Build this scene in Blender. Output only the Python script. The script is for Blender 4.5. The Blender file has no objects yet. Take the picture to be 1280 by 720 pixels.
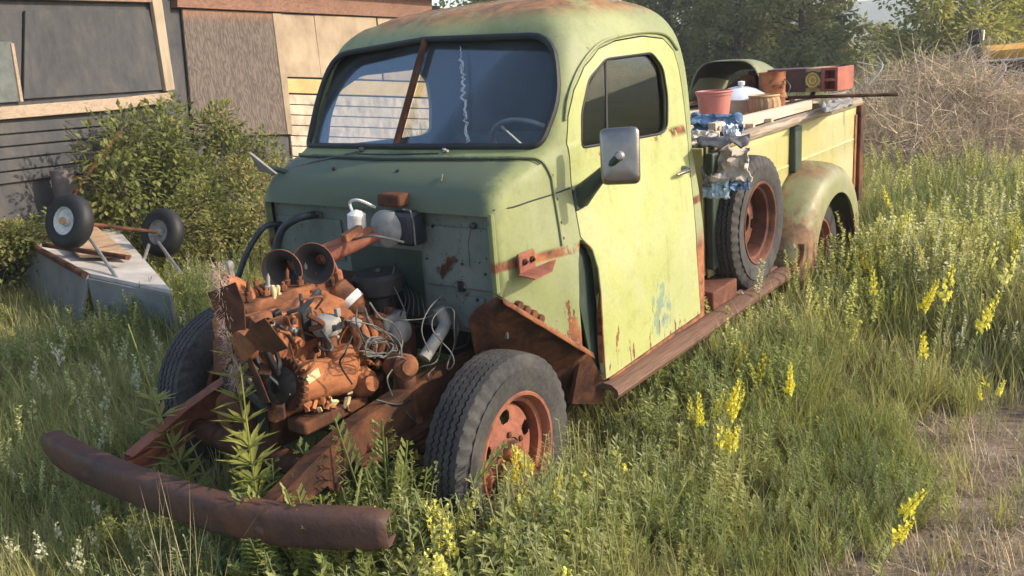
import bpy, bmesh, math, random
import numpy as np
from mathutils import Vector, Matrix, noise as mnoise
R = math.radians
random.seed(7); rng = np.random.default_rng(7)
scene = bpy.context.scene
col = scene.collection

# ------------------------------------------------------------------ camera
F = 1054.7                                   # focal length in pixels of a 1280 px wide picture
CAM = np.array([2.187, 2.548, 1.780])
AZ, PITCH, ROLL = R(218.544), R(-15.463), R(-4.481)
FW = np.array([math.cos(PITCH)*math.cos(AZ), math.cos(PITCH)*math.sin(AZ), math.sin(PITCH)])
_r = np.cross(FW, [0, 0, 1]); _r /= np.linalg.norm(_r); _u = np.cross(_r, FW)
RT = math.cos(ROLL)*_r + math.sin(ROLL)*_u
UP = -math.sin(ROLL)*_r + math.cos(ROLL)*_u
cd = bpy.data.cameras.new('camera'); cam = bpy.data.objects.new('camera', cd); col.objects.link(cam)
cd.sensor_fit = 'HORIZONTAL'; cd.sensor_width = 36; cd.lens = 36*F/1280
cd.clip_start = 0.05; cd.clip_end = 3000
m = Matrix.Identity(4)
for i in range(3):
    m[i][0], m[i][1], m[i][2], m[i][3] = RT[i], UP[i], -FW[i], CAM[i]
cam.matrix_world = m
scene.camera = cam
# ------------------------------------------------------------------ world, sun, exposure
SUN_AZ, SUN_EL = R(117), R(28)
w = bpy.data.worlds.new('World'); scene.world = w; w.use_nodes = True
nt = w.node_tree; nt.nodes.clear()
sky = nt.nodes.new('ShaderNodeTexSky'); sky.sky_type = 'NISHITA'; sky.sun_disc = False
sky.sun_elevation = SUN_EL; sky.sun_rotation = R(90) - SUN_AZ
sky.air_density = 1.0; sky.dust_density = 2.0; sky.ozone_density = 1.0
bg = nt.nodes.new('ShaderNodeBackground'); bg.inputs['Strength'].default_value = 0.15
wo = nt.nodes.new('ShaderNodeOutputWorld')
nt.links.new(sky.outputs[0], bg.inputs[0]); nt.links.new(bg.outputs[0], wo.inputs[0])
sl = bpy.data.lights.new('sun', 'SUN'); sl.energy = 2.6; sl.angle = R(0.6); sl.color = (1.0, 0.88, 0.70)
so = bpy.data.objects.new('sun', sl); col.objects.link(so)
sd = Vector((math.cos(SUN_EL)*math.cos(SUN_AZ), math.cos(SUN_EL)*math.sin(SUN_AZ), math.sin(SUN_EL)))
so.rotation_euler = sd.to_track_quat('Z', 'Y').to_euler(); so.location = (0, 0, 30)
vs = scene.view_settings; vs.view_transform = 'Standard'; vs.look = 'None'; vs.gamma = 1; vs.use_curve_mapping = False
vs.exposure = 1.18
HAZE = 0.0018

# ------------------------------------------------------------------ pixel helpers (a pixel is a direction; the plane it meets gives the depth)
def ray(px, py): return FW + (px-640)/F*RT - (py-360)/F*UP
def at(px, py, ax, val):
    d = ray(px, py); return CAM + d*((val-CAM[ax])/d[ax])
def AX(px, py, v): return at(px, py, 0, v)
def AY(px, py, v): return at(px, py, 1, v)
def AZp(px, py, v): return at(px, py, 2, v)
def far(px, py, D): return CAM + ray(px, py)*D
def on_plane(px, py, p0, n):
    d = ray(px, py); return CAM + d*(np.dot(np.array(p0)-CAM, n)/np.dot(d, n))

# ------------------------------------------------------------------ mesh helpers
class MB:
    def __init__(s): s.v = []; s.f = []; s.mi = []
    def add(s, vs, fs, mi=0):
        o = len(s.v); s.v += [tuple(float(c) for c in p) for p in vs]
        s.f += [tuple(i+o for i in f) for f in fs]; s.mi += [mi]*len(fs); return s
    def box(s, c, size, rot=None, mi=0):
        M = Matrix.Translation(Vector(c))
        if rot is not None: M = M @ (rot if isinstance(rot, Matrix) else Matrix.Rotation(rot[2], 4, 'Z') @ Matrix.Rotation(rot[1], 4, 'Y') @ Matrix.Rotation(rot[0], 4, 'X'))
        vs = [M @ Vector((x*size[0]/2, y*size[1]/2, z*size[2]/2)) for x in (-1, 1) for y in (-1, 1) for z in (-1, 1)]
        return s.add(vs, [(0,1,3,2),(4,6,7,5),(0,4,5,1),(2,3,7,6),(0,2,6,4),(1,5,7,3)], mi)
    def tube(s, pts, r, n=8, mi=0, caps=True):
        pts = [Vector(p) for p in pts]; N = len(pts)
        rs = [r]*N if not hasattr(r, '__len__') else list(r)
        up = None; rings = []
        for i, p in enumerate(pts):
            t = (pts[min(i+1, N-1)] - pts[max(i-1, 0)]); t = t.normalized() if t.length > 1e-9 else Vector((0,0,1))
            if up is None:
                up = Vector((0,0,1)) if abs(t.z) < .9 else Vector((1,0,0))
            a = t.cross(up)
            if a.length < 1e-6: a = t.cross(Vector((0.3,1,0.2)))
            a.normalize(); b = a.cross(t).normalized(); up = b
            rings.append([p + (a*math.cos(2*math.pi*k/n) + b*math.sin(2*math.pi*k/n))*rs[i] for k in range(n)])
        vs = [q for rg in rings for q in rg]; fs = []
        for i in range(N-1):
            for k in range(n):
                fs.append((i*n+k, (i+1)*n+k, (i+1)*n+(k+1) % n, i*n+(k+1) % n))
        if caps: fs += [tuple(range(n)), tuple(reversed(range((N-1)*n, N*n)))]
        return s.add(vs, fs, mi)
    def lathe(s, c, axis, prof, n=32, mi=0, close=False):
        """prof: (distance along axis, radius)"""
        ax = Vector(axis).normalized(); u = ax.cross(Vector((0,0,1)))
        if u.length < .1: u = ax.cross(Vector((1,0,0)))
        u.normalize(); v = ax.cross(u); c = Vector(c); vs = []; fs = []; P = len(prof)
        for k in range(n):
            d = u*math.cos(2*math.pi*k/n) + v*math.sin(2*math.pi*k/n)
            vs += [c + ax*a + d*r for a, r in prof]
        for k in range(n):
            k2 = (k+1) % n
            for i in range(P-1 if not close else P):
                j = (i+1) % P
                fs.append((k*P+i, k*P+j, k2*P+j, k2*P+i))
        if not close:
            for i, rev in ((0, False), (P-1, True)):
                if prof[i][1] > 1e-5:
                    idx = [k*P+i for k in range(n)]; fs.append(tuple(reversed(idx)) if rev else tuple(idx))
        return s.add(vs, fs, mi)
    def prism(s, poly, axis, a, b, mi=0):
        """poly in the two other axes (in order), extruded along axis from a to b"""
        oth = [i for i in range(3) if i != axis]; n = len(poly); vs = []
        for t in (a, b):
            for p in poly:
                q = [0,0,0]; q[axis] = t; q[oth[0]] = p[0]; q[oth[1]] = p[1]; vs.append(q)
        fs = [tuple(range(n)), tuple(reversed(range(n, 2*n)))]
        fs += [(i, n+i, n+(i+1) % n, (i+1) % n) for i in range(n)]
        return s.add(vs, fs, mi)
    def slab(s, pts, nrm, th, mi=0):
        """flat or bent polygon pts with thickness th along nrm"""
        n = len(pts); N = Vector(nrm).normalized()*th
        vs = [Vector(p) for p in pts] + [Vector(p)+N for p in pts]
        fs = [tuple(range(n)), tuple(reversed(range(n, 2*n)))] + [(i, n+i, n+(i+1) % n, (i+1) % n) for i in range(n)]
        return s.add(vs, fs, mi)
    def grid(s, P, mi=0, loop=False):
        P = np.array(P); a, b = P.shape[:2]; vs = P.reshape(-1, 3); fs = []
        for i in range(a-1):
            for j in range(b if loop else b-1):
                fs.append((i*b+j, (i+1)*b+j, (i+1)*b+(j+1) % b, i*b+(j+1) % b))
        return s.add(vs, fs, mi)
    def mesh(s, name, mats=(), smooth=True, ang=40):
        me = bpy.data.meshes.new(name); me.from_pydata(s.v, [], s.f)
        for mt in mats: me.materials.append(mt)
        if any(s.mi): me.polygons.foreach_set('material_index', s.mi)
        bm = bmesh.new(); bm.from_mesh(me); bmesh.ops.recalc_face_normals(bm, faces=bm.faces); bm.to_mesh(me); bm.free()
        if smooth:
            me.polygons.foreach_set('use_smooth', [True]*len(me.polygons)); me.set_sharp_from_angle(angle=R(ang))
        return me
    def build(s, name, mat, parent=None, smooth=True, bevel=0, ang=40, seg=2, solid=0, subsurf=0):
        mats = mat if isinstance(mat, (list, tuple)) else [mat]
        o = bpy.data.objects.new(name, s.mesh(name, mats, smooth, ang)); col.objects.link(o)
        if parent is not None: o.parent = parent
        if solid:
            md = o.modifiers.new('solid', 'SOLIDIFY'); md.thickness = solid; md.offset = 0
        if bevel:
            md = o.modifiers.new('bevel', 'BEVEL'); md.width = bevel; md.segments = seg; md.limit_method = 'ANGLE'; md.angle_limit = R(35)
        if subsurf:
            md = o.modifiers.new('sub', 'SUBSURF'); md.levels = subsurf; md.render_levels = subsurf
        return o
def empty(name, loc=(0,0,0), rz=0):
    o = bpy.data.objects.new(name, None); col.objects.link(o); o.location = loc; o.rotation_euler[2] = rz; o.empty_display_size = .1; return o
def tag(o, label=None, cat=None, group=None, kind=None):
    for k, v in (('label', label), ('category', cat), ('group', group), ('kind', kind)):
        if v: o[k] = v
    return o
def dup(o, parent=None):
    c = o.copy(); col.objects.link(c); c.parent = parent
    for ch in list(o.children): dup(ch, c)
    return c
def spline(pts, n=8):
    """Catmull-Rom through pts"""
    p = [np.array(q, float) for q in pts]; p = [2*p[0]-p[1]] + p + [2*p[-1]-p[-2]]; out = []
    for i in range(1, len(p)-2):
        for k in range(n):
            t = k/n; a, b, c_, d = p[i-1], p[i], p[i+1], p[i+2]
            out.append(.5*((2*b)+(c_-a)*t+(2*a-5*b+4*c_-d)*t*t+(3*b-a-3*c_+d)*t**3))
    out.append(p[-2]); return out
def fbm(p, o=3):
    return mnoise.fractal(Vector(p), 1.0, 2.0, o)
def boolean(a, b, op='DIFFERENCE'):
    md = a.modifiers.new('b', 'BOOLEAN'); md.object = b; md.operation = op; md.solver = 'EXACT'
    dg = bpy.context.evaluated_depsgraph_get(); me = bpy.data.meshes.new_from_object(a.evaluated_get(dg))
    a.modifiers.clear(); old = a.data; a.data = me; me.name = old.name; bpy.data.meshes.remove(old)
def kill(*os):
    for o in os: bpy.data.objects.remove(o, do_unlink=True)

# ------------------------------------------------------------------ material helpers
class NT:
    def __init__(s, name):
        s.m = bpy.data.materials.new(name); s.m.use_nodes = True; s.t = s.m.node_tree; s.t.nodes.clear()
        s.out = s.t.nodes.new('ShaderNodeOutputMaterial'); s._pos = None
    def n(s, t): return s.t.nodes.new(t)
    def l(s, a, b): s.t.links.new(a, b)
    def put(s, sock, v):
        if isinstance(v, bpy.types.NodeSocket): s.l(v, sock)
        elif hasattr(v, '__len__') and len(v) == 3 and sock.type == 'RGBA': sock.default_value = (*v, 1)
        else: sock.default_value = v
    def pos(s):
        if s._pos is None: s._pos = s.n('ShaderNodeNewGeometry').outputs['Position']
        return s._pos
    def obj(s): return s.n('ShaderNodeTexCoord').outputs['Object']
    def xyz(s, v=None):
        k = s.n('ShaderNodeSeparateXYZ'); s.l(v or s.pos(), k.inputs[0]); return k.outputs
    def mapv(s, sc, v=None, rot=(0,0,0)):
        k = s.n('ShaderNodeMapping'); k.inputs['Scale'].default_value = sc; k.inputs['Rotation'].default_value = rot; s.l(v or s.pos(), k.inputs[0]); return k.outputs[0]
    def noise(s, scale, detail=5, rough=.55, v=None, dist=0):
        k = s.n('ShaderNodeTexNoise'); k.inputs['Scale'].default_value = scale; k.inputs['Detail'].default_value = detail
        k.inputs['Roughness'].default_value = rough; k.inputs['Distortion'].default_value = dist
        s.l(v or s.pos(), k.inputs['Vector']); return k.outputs[0]
    def ramp(s, fac, stops, interp='LINEAR'):
        k = s.n('ShaderNodeValToRGB'); e = k.color_ramp.elements; k.color_ramp.interpolation = interp
        while len(e) < len(stops): e.new(.5)
        for i, (p, c) in enumerate(stops):
            e[i].position = p; e[i].color = (*c, 1) if hasattr(c, '__len__') else (c, c, c, 1)
        s.put(k.inputs[0], fac); return k.outputs[0]
    def step(s, x, a, b):
        k = s.n('ShaderNodeMapRange'); k.interpolation_type = 'SMOOTHSTEP'; s.put(k.inputs[0], x)
        k.inputs[1].default_value = a; k.inputs[2].default_value = b; return k.outputs[0]
    def math(s, op, a, b=0.0, clamp=False):
        k = s.n('ShaderNodeMath'); k.operation = op; k.use_clamp = clamp; s.put(k.inputs[0], a); s.put(k.inputs[1], b); return k.outputs[0]
    def mix(s, f, a, b, blend='MIX'):
        k = s.n('ShaderNodeMix'); k.data_type = 'RGBA'; k.blend_type = blend
        s.put(k.inputs[0], f); s.put(k.inputs[6], a); s.put(k.inputs[7], b); return k.outputs[2]
    def bump(s, h, strength=.3, dist=.01):
        k = s.n('ShaderNodeBump'); k.inputs['Strength'].default_value = strength; k.inputs['Distance'].default_value = dist; s.l(h, k.inputs['Height']); return k.outputs[0]
    def bsdf(s, color, rough=.6, metal=0.0, nrm=None, spec=None, **kw):
        b = s.n('ShaderNodeBsdfPrincipled'); s.put(b.inputs['Base Color'], color); s.put(b.inputs['Roughness'], rough); s.put(b.inputs['Metallic'], metal)
        if spec is not None: s.put(b.inputs['Specular IOR Level'], spec)
        if nrm is not None: s.l(nrm, b.inputs['Normal'])
        for k, v in kw.items(): s.put(b.inputs[k.replace('_', ' ')], v)
        s.l(b.outputs[0], s.out.inputs[0]); return b
    def leaf(s, color, trans=.35, rough=.6):
        d = s.n('ShaderNodeBsdfPrincipled'); s.put(d.inputs['Base Color'], color); d.inputs['Roughness'].default_value = rough; d.inputs['Specular IOR Level'].default_value = .3
        t = s.n('ShaderNodeBsdfTranslucent'); s.put(t.inputs[0], color); x = s.n('ShaderNodeMixShader'); x.inputs[0].default_value = trans
        s.l(d.outputs[0], x.inputs[1]); s.l(t.outputs[0], x.inputs[2]); s.l(x.outputs[0], s.out.inputs[0])
    def rand(s): return s.n('ShaderNodeObjectInfo').outputs['Random']

def rust_color(k, bright=1.0, sc=9):
    n1 = k.noise(sc, 8, .65, dist=.4)
    b = bright
    return k.ramp(n1, [(.26, (.022*b, .013*b, .010*b)), (.42, (.085*b, .036*b, .021*b)), (.55, (.18*b, .070*b, .032*b)), (.70, (.29*b, .115*b, .045*b)), (.85, (.2*b, .10*b, .06*b))]), n1
def rust_mat(name, bright=1.0, sc=9, tint=None, rough=.85, grime=.35):
    k = NT(name); c, n1 = rust_color(k, bright, sc)
    if tint: c = k.mix(k.math('MULTIPLY', k.ramp(k.noise(sc*.7, 6, .65), [(.3, .25), (.6, 1.0)]), tint[0]), c, tint[1])
    c = k.mix(k.math('MULTIPLY', k.step(k.noise(5.5, 7, .7, dist=.8), .50, .66), grime), c, (.018, .014, .012))
    n2 = k.noise(70, 4, .6); h = k.math('ADD', n1, k.math('MULTIPLY', n2, .35))
    k.bsdf(c, k.math('ADD', rough-.1, k.math('MULTIPLY', n2, .2)), 0, k.bump(h, .55, .012), spec=.25); return k.m
def paint_mat(name, c1, c2, rust=.5, chip=.70, rough=.45, extra=None, fade=(.5, .7), rustb=1.0, dark=None):
    """faded old paint; rust where a noise passes 'rust', small chips; extra(k) adds a 0..1 rust mask"""
    k = NT(name)
    n1 = k.noise(2.2, 6, .6, dist=.3); st = k.noise(6, 4, .6, k.mapv((1.6, 1.6, .22)))
    base = k.mix(k.ramp(k.math('ADD', k.math('MULTIPLY', n1, .6), k.math('MULTIPLY', st, .4)), [(fade[0]-.12, 0.0), (fade[1], 1.0)]), c1, c2)
    base = k.mix(k.math('MULTIPLY', k.step(k.noise(14, 6, .7), .48, .75), .35), base, tuple(x*.55 for x in c1))
    gm = sum(c1)/3; chalk = tuple(min(1, .5*x+.75*gm+.03) for x in c2)
    base = k.mix(k.math('MULTIPLY', k.step(k.noise(1.1, 8, .7, dist=.8), .42, .66), .45), base, chalk)
    base = k.mix(k.math('MULTIPLY', k.step(k.noise(9, 6, .75, k.mapv((1.3, 1.3, .16))), .56, .74), .5), base, tuple(x*.4+.004 for x in c1))
    base = k.mix(k.math('MULTIPLY', k.step(k.noise(75, 8, .75), .40, .72), .30), base, tuple(x*.5 for x in c2))
    base = k.mix(k.math('MULTIPLY', k.step(k.noise(30, 8, .8, k.mapv((1, 1, .12))), .60, .72), .35), base, tuple(min(1, x*1.25+.05) for x in c2))
    nr = k.noise(3.1, 10, .68, dist=.6); nc = k.noise(42, 5, .6)
    mask = k.math('MAXIMUM', k.step(nr, rust, rust+.06), k.step(nc, chip, chip+.03))
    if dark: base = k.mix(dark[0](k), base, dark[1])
    if extra: mask = k.math('MAXIMUM', mask, extra(k, nr, nc))
    rc, rn = rust_color(k, rustb, 12)
    c = k.mix(mask, base, rc)
    fine = k.noise(160, 3, .6)
    rg = k.math('ADD', k.math('ADD', rough, k.math('MULTIPLY', mask, .4)), k.math('MULTIPLY', n1, .15), True)
    h = k.math('ADD', k.math('MULTIPLY', mask, k.math('SUBTRACT', rn, .9)), k.math('MULTIPLY', fine, .08))
    h = k.math('ADD', h, k.math('MULTIPLY', k.noise(2.6, 3, .5), 2.4))
    k.bsdf(c, rg, 0, k.bump(h, .35, .010), spec=.4); return k.m
def plain(name, c, rough=.6, metal=0, var=.25, sc=12, bump=.15, spec=.4):
    k = NT(name); n1 = k.noise(sc, 6, .6)
    col_ = k.mix(k.ramp(n1, [(.3, 0.0), (.7, 1.0)]), tuple(x*(1-var) for x in c), tuple(min(1, x*(1+var)) for x in c))
    k.bsdf(col_, rough, metal, k.bump(k.noise(sc*6, 4, .6), bump, .006), spec=spec); return k.m
def wood_mat(name, c1, c2, axis=0, sc=3, fine=1.0, rough=.8, spec=.25):
    k = NT(name); s_ = [14*fine]*3; s_[axis] = .9
    v = k.mapv(s_); n1 = k.noise(sc, 6, .6, v, .8); n2 = k.noise(1.6, 4)
    c = k.mix(k.ramp(n1, [(.32, 0.0), (.62, 1.0)]), c1, c2); c = k.mix(k.math('MULTIPLY', k.step(n2, .5, .75), .4), c, tuple(x*.55 for x in c1))
    k.bsdf(c, rough, 0, k.bump(n1, .4, .006), spec=spec); return k.m
# ------------------------------------------------------------------ truck materials
def door_rust(k, nr, nc):
    x, y, z = k.xyz()
    st = k.noise(16, 5, .7, k.mapv((1.5, 1.5, .35)))
    low = k.math('MULTIPLY', k.step(z, .80, .46), .13)                   # chips and runs gather towards the door's bottom edge
    a = k.step(k.math('ADD', st, low), .70, .725)
    sill = k.math('MULTIPLY', k.math('MULTIPLY', k.step(z, 1.345, 1.375), k.step(z, 1.41, 1.39)), k.step(k.math('ADD', nr, k.math('MULTIPLY', k.step(x, -.9, -1.2), .12)), .52, .56))
    return k.math('MAXIMUM', a, sill)
def cab_rust(k, nr, nc):
    x, y, z = k.xyz()
    roof = k.math('MULTIPLY', k.step(z, 1.885, 1.97), k.math('MULTIPLY', k.step(nr, .32, .50), .85))
    band = k.math('MULTIPLY', k.math('MULTIPLY', k.step(z, 1.015, 1.03), k.step(z, 1.066, 1.05)), k.step(nr, .36, .42))
    cow = k.math('MULTIPLY', k.step(z, 1.0, .60), .15)
    lowp = k.step(k.math('ADD', k.noise(11, 6, .7, k.mapv((1.2, 1.2, .4))), cow), .66, .69)
    strip = k.math('MULTIPLY', k.step(x, -.455, -.48), k.math('MULTIPLY', k.step(z, .93, .80), k.step(nr, .3, .38)))
    return k.math('MAXIMUM', k.math('MAXIMUM', roof, band), k.math('MAXIMUM', lowp, strip))
def fender_rust(k, nr, nc):
    x, y, z = k.xyz()
    top = k.math('MULTIPLY', k.step(z, .84, .97), k.step(nr, .36, .55))
    fr = k.math('MULTIPLY', k.step(x, -3.0, -2.75), k.step(nr, .38, .50))
    low = k.math('MULTIPLY', k.step(z, .62, .42), k.step(nr, .34, .46))
    return k.math('MULTIPLY', k.math('MAXIMUM', top, k.math('MAXIMUM', fr, low)), .8)
def nose(k):                                                     # nose of the cowl: its shade and dirt painted in as a darker green
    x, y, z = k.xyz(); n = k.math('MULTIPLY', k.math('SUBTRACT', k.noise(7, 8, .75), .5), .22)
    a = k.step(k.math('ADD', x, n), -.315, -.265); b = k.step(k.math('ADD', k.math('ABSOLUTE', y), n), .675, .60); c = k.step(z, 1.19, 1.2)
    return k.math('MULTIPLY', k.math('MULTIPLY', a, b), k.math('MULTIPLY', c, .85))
def bare_patch(k):                                               # worn blue green spot low on the door
    p = AY(826, 388, .80); x, y, z = k.xyz(); dx = k.math('DIVIDE', k.math('SUBTRACT', x, float(p[0])), .10); dz = k.math('DIVIDE', k.math('SUBTRACT', z, float(p[2])), .16)
    r = k.math('ADD', k.math('MULTIPLY', dx, dx), k.math('MULTIPLY', dz, dz)); n = k.noise(34, 5, .7, k.mapv((1, 1, .45)))
    return k.math('MULTIPLY', k.step(k.math('SUBTRACT', n, k.math('MULTIPLY', r, .16)), .42, .47), .8)
M = {}
M['door'] = paint_mat('door_paint', (.285, .310, .100), (.345, .355, .130), .80, .76, .55, door_rust, (.48, .72), dark=(bare_patch, (.13, .20, .16)))
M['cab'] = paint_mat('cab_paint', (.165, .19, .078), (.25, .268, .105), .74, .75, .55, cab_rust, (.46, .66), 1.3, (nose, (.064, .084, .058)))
M['cowl'] = paint_mat('cowl_paint', (.068, .092, .058), (.115, .140, .088), .70, .73, .50, None, (.48, .7))
M['firewall'] = paint_mat('firewall_paint', (.105, .125, .102), (.165, .185, .150), .60, .64, .75, None, (.45, .7), .5)
M['bed'] = paint_mat('bed_paint', (.325, .295, .105), (.39, .35, .14), .72, .76, .5, None, (.45, .7))
M['fender'] = paint_mat('fender_paint', (.16, .175, .075), (.24, .225, .10), .68, .72, .42, fender_rust, (.45, .68), 1.15)
M['dgreen'] = plain('dark_green_paint', (.030, .045, .032), .5)
M['rust'] = rust_mat('rust', 1.0)
M['rust_o'] = rust_mat('orange_rust', 1.35, 14, (.55, (.40, .145, .055)), grime=.85)
M['rust_rim'] = rust_mat('rim_rust', 1.1, 10, (.66, (.30, .105, .072)))
M['rust_red'] = rust_mat('red_rust', .75, 9, (.55, (.15, .058, .045)))
M['rust_d'] = rust_mat('dark_rust', .55, 8)
M['rust_b'] = rust_mat('bumper_rust', .55, 6, (.65, (.078, .048, .042)), .60)
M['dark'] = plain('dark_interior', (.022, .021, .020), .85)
M['black'] = plain('black_part', (.012, .012, .013), .6)
M['rubber'] = plain('gasket_rubber', (.016, .018, .017), .55)
k = NT('tyre_rubber'); n1 = k.noise(5, 6, .6); dust = k.noise(60, 4, .6)
k.bsdf(k.mix(k.ramp(k.math('ADD', k.math('MULTIPLY', n1, .6), k.math('MULTIPLY', dust, .4)), [(.38, 0.0), (.66, 1.0)]), (.024, .024, .026), (.075, .068, .06)), .82, 0, k.bump(dust, .25, .004), spec=.3)
M['tyre'] = k.m
M['chrome'] = plain('worn_chrome', (.24, .22, .20), .26, .9, .15, 20, .05)
M['steel'] = plain('dull_steel', (.32, .31, .29), .45, .6, .3, 20)
M['white'] = plain('dirty_white', (.50, .49, .46), .55, 0, .25, 25)
M['grey'] = plain('grey_cast', (.22, .21, .19), .7, 0, .3, 20)
M['wire'] = plain('grey_wire', (.075, .072, .066), .6, 0, .4, 30)
M['wirelt'] = plain('pale_wire', (.10, .094, .085), .6, 0, .4, 30)
M['hose'] = plain('rubber_hose', (.028, .032, .034), .5, 0, .4, 20)
M['cream'] = plain('cream_foam', (.50, .40, .22), .95, 0, .25, 30, .5)
M['seat'] = plain('seat_cloth', (.11, .105, .10), .9)
M['navy'] = plain('navy_box', (.018, .024, .032), .4)
k = NT('window_glass')                                   # clear pane: partly mirror, with a film of dust
fr = k.n('ShaderNodeFresnel'); fr.inputs[0].default_value = 1.5
gl = k.n('ShaderNodeBsdfGlossy'); gl.inputs['Roughness'].default_value = .02; gl.inputs[0].default_value = (.9, .95, 1, 1)
tr = k.n('ShaderNodeBsdfTransparent'); tr.inputs[0].default_value = (.86, .89, .90, 1)
df = k.n('ShaderNodeBsdfDiffuse'); df.inputs[0].default_value = (.34, .38, .41, 1)
mx = k.n('ShaderNodeMixShader'); k.l(k.math('ADD', k.math('MULTIPLY', fr.outputs[0], .30), .0, True), mx.inputs[0]); k.l(tr.outputs[0], mx.inputs[1]); k.l(gl.outputs[0], mx.inputs[2])
mx2 = k.n('ShaderNodeMixShader'); dn = k.noise(3.5, 7, .65, dist=.5); k.l(k.ramp(dn, [(.35, .03), (.75, .12)]), mx2.inputs[0]); k.l(mx.outputs[0], mx2.inputs[1]); k.l(df.outputs[0], mx2.inputs[2])
k.l(mx2.outputs[0], k.out.inputs[0]); M['glass'] = k.m
k = NT('door_glass'); fr = k.n('ShaderNodeFresnel'); fr.inputs[0].default_value = 1.45
gl = k.n('ShaderNodeBsdfGlossy'); gl.inputs['Roughness'].default_value = .03; tr = k.n('ShaderNodeBsdfTransparent'); tr.inputs[0].default_value = (.62, .64, .62, 1)
mx = k.n('ShaderNodeMixShader'); k.l(k.math('MULTIPLY', fr.outputs[0], .3), mx.inputs[0]); k.l(tr.outputs[0], mx.inputs[1]); k.l(gl.outputs[0], mx.inputs[2]); k.l(mx.outputs[0], k.out.inputs[0]); M['dglass'] = k.m
M['scuff'] = plain('glass_crack', (.55, .58, .6), .6)

# ------------------------------------------------------------------ truck: cab (x forward, y to the truck's left, origin below the front axle)
truck = tag(empty('abandoned_pickup_truck'), 'abandoned green vintage pickup truck without hood, rusty engine exposed, standing in weeds', 'truck')
def pchip(xs, ys):
    xs = np.array(xs, float); ys = np.array(ys, float); h = np.diff(xs); d = np.diff(ys)/h; mm = np.zeros(len(xs))
    for i in range(1, len(xs)-1):
        if d[i-1]*d[i] > 0: mm[i] = 2*d[i-1]*d[i]/(d[i-1]+d[i])
    mm[0], mm[-1] = d[0], d[-1]
    def f(x):
        x = min(max(x, xs[0]), xs[-1]); i = min(np.searchsorted(xs, x, 'right')-1, len(xs)-2); t = (x-xs[i])/h[i]
        return float((2*t**3-3*t*t+1)*ys[i]+(t**3-2*t*t+t)*h[i]*mm[i]+(-2*t**3+3*t*t)*ys[i+1]+(t**3-t*t)*h[i]*mm[i+1])
    return f
cX0 = pchip([.44, 1.2, 1.27, 1.31, 1.345, 1.37, 1.39, 1.405, 1.42, 1.435, 1.47, 1.5, 1.86, 1.90, 1.94, 1.975, 2.0, 2.015, 2.022], [-.09, -.09, -.092, -.102, -.128, -.162, -.203, -.243, -.283, -.305, -.322, -.338, -.555, -.592, -.65, -.74, -.86, -.98, -1.05])
cK = pchip([.44, 1.2, 1.3, 1.42, 1.5, 1.86, 2.022], [.0, .0, .03, .12, .15, .10, .10])
cWf = pchip([.44, 1.2, 1.3, 1.38, 1.42, 1.44, 1.5, 1.6, 1.75, 1.86, 1.92, 1.97, 2.0, 2.022], [.668, .668, .67, .675, .685, .70, .715, .715, .69, .645, .59, .50, .40, .12])
cWm = pchip([.44, .80, 1.05, 1.2, 1.30, 1.42, 1.5, 1.65, 1.75, 1.82, 1.88, 1.93, 1.97, 2.0, 2.015, 2.022], [.81, .812, .79, .765, .752, .750, .748, .738, .722, .705, .675, .63, .555, .45, .32, .14])
cXr = pchip([.44, 1.3, 1.6, 1.75, 1.85, 1.9, 1.94, 1.975, 2.0, 2.015, 2.022], [-1.63, -1.64, -1.62, -1.60, -1.56, -1.52, -1.46, -1.36, -1.25, -1.16, -1.10])
cRf = pchip([.44, 1.2, 1.32, 1.42, 1.5, 1.86, 1.95, 2.022], [.03, .035, .10, .15, .06, .11, .2, .1])
def ring(z, off=0.0):
    x0, kk, wf, wm, xr, rf = cX0(z)-off, cK(z), cWf(z)-off, cWm(z)-off, cXr(z)+off, cRf(z)
    B = np.array([x0-kk*wf, wf]); D = np.array([min(-.53, B[0]-.16), wm]); A = np.array([x0, 0.]); E = np.array([xr, wm-.02]); G = np.array([xr, 0.])
    if z > 1.95:
        D[0] = .6*B[0]+.4*xr
    d1 = (A-B)/np.linalg.norm(A-B); d2 = (D-B)/np.linalg.norm(D-B); rf = min(rf, .45*np.linalg.norm(D-B), .45*np.linalg.norm(A-B))
    P = []
    S = B+d1*rf; T = B+d2*rf
    P += [A+(S-A)*t for t in np.linspace(0, 1, 9)[:-1]]
    P += [(1-t)**2*S+2*t*(1-t)*B+t*t*T for t in np.linspace(0, 1, 9)]
    rr = min(.13, .4*np.linalg.norm(E-D)); e1 = (D-E)/np.linalg.norm(D-E); S2 = E+e1*rr; T2 = E+(G-E)/max(np.linalg.norm(G-E), 1e-6)*min(rr, .4*np.linalg.norm(G-E))
    d3 = .3*np.linalg.norm(T-D); d3 = min(d3, .12)
    Da = D+(T-D)/np.linalg.norm(T-D)*d3; Db = D+(S2-D)/np.linalg.norm(S2-D)*d3
    P += [T+(Da-T)*t for t in np.linspace(0, 1, 6)[1:]]
    P += [(1-t)**2*Da+2*t*(1-t)*D+t*t*Db for t in np.linspace(0, 1, 6)[1:]]
    P += [Db+(S2-Db)*t for t in np.linspace(0, 1, 14)[1:]]
    P += [(1-t)**2*S2+2*t*(1-t)*E+t*t*T2 for t in np.linspace(0, 1, 9)[1:]]
    P += [T2+(G-T2)*t for t in np.linspace(0, 1, 7)[1:]]
    P = np.array(P); Q = P[1:-1][::-1]*np.array([1, -1]); return np.vstack([P, Q])
def half(z, off=0.0):
    r_ = ring(z, off); return r_[:len(r_)//2+1]
def surf_y(x, z):
    h = half(z); i = int(np.argmax(h[:, 1] > cWf(z)*.93)); hs = h[i:len(h)-8]; o = np.argsort(hs[:, 0]); return float(np.interp(x, hs[o, 0], hs[o, 1]))
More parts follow.
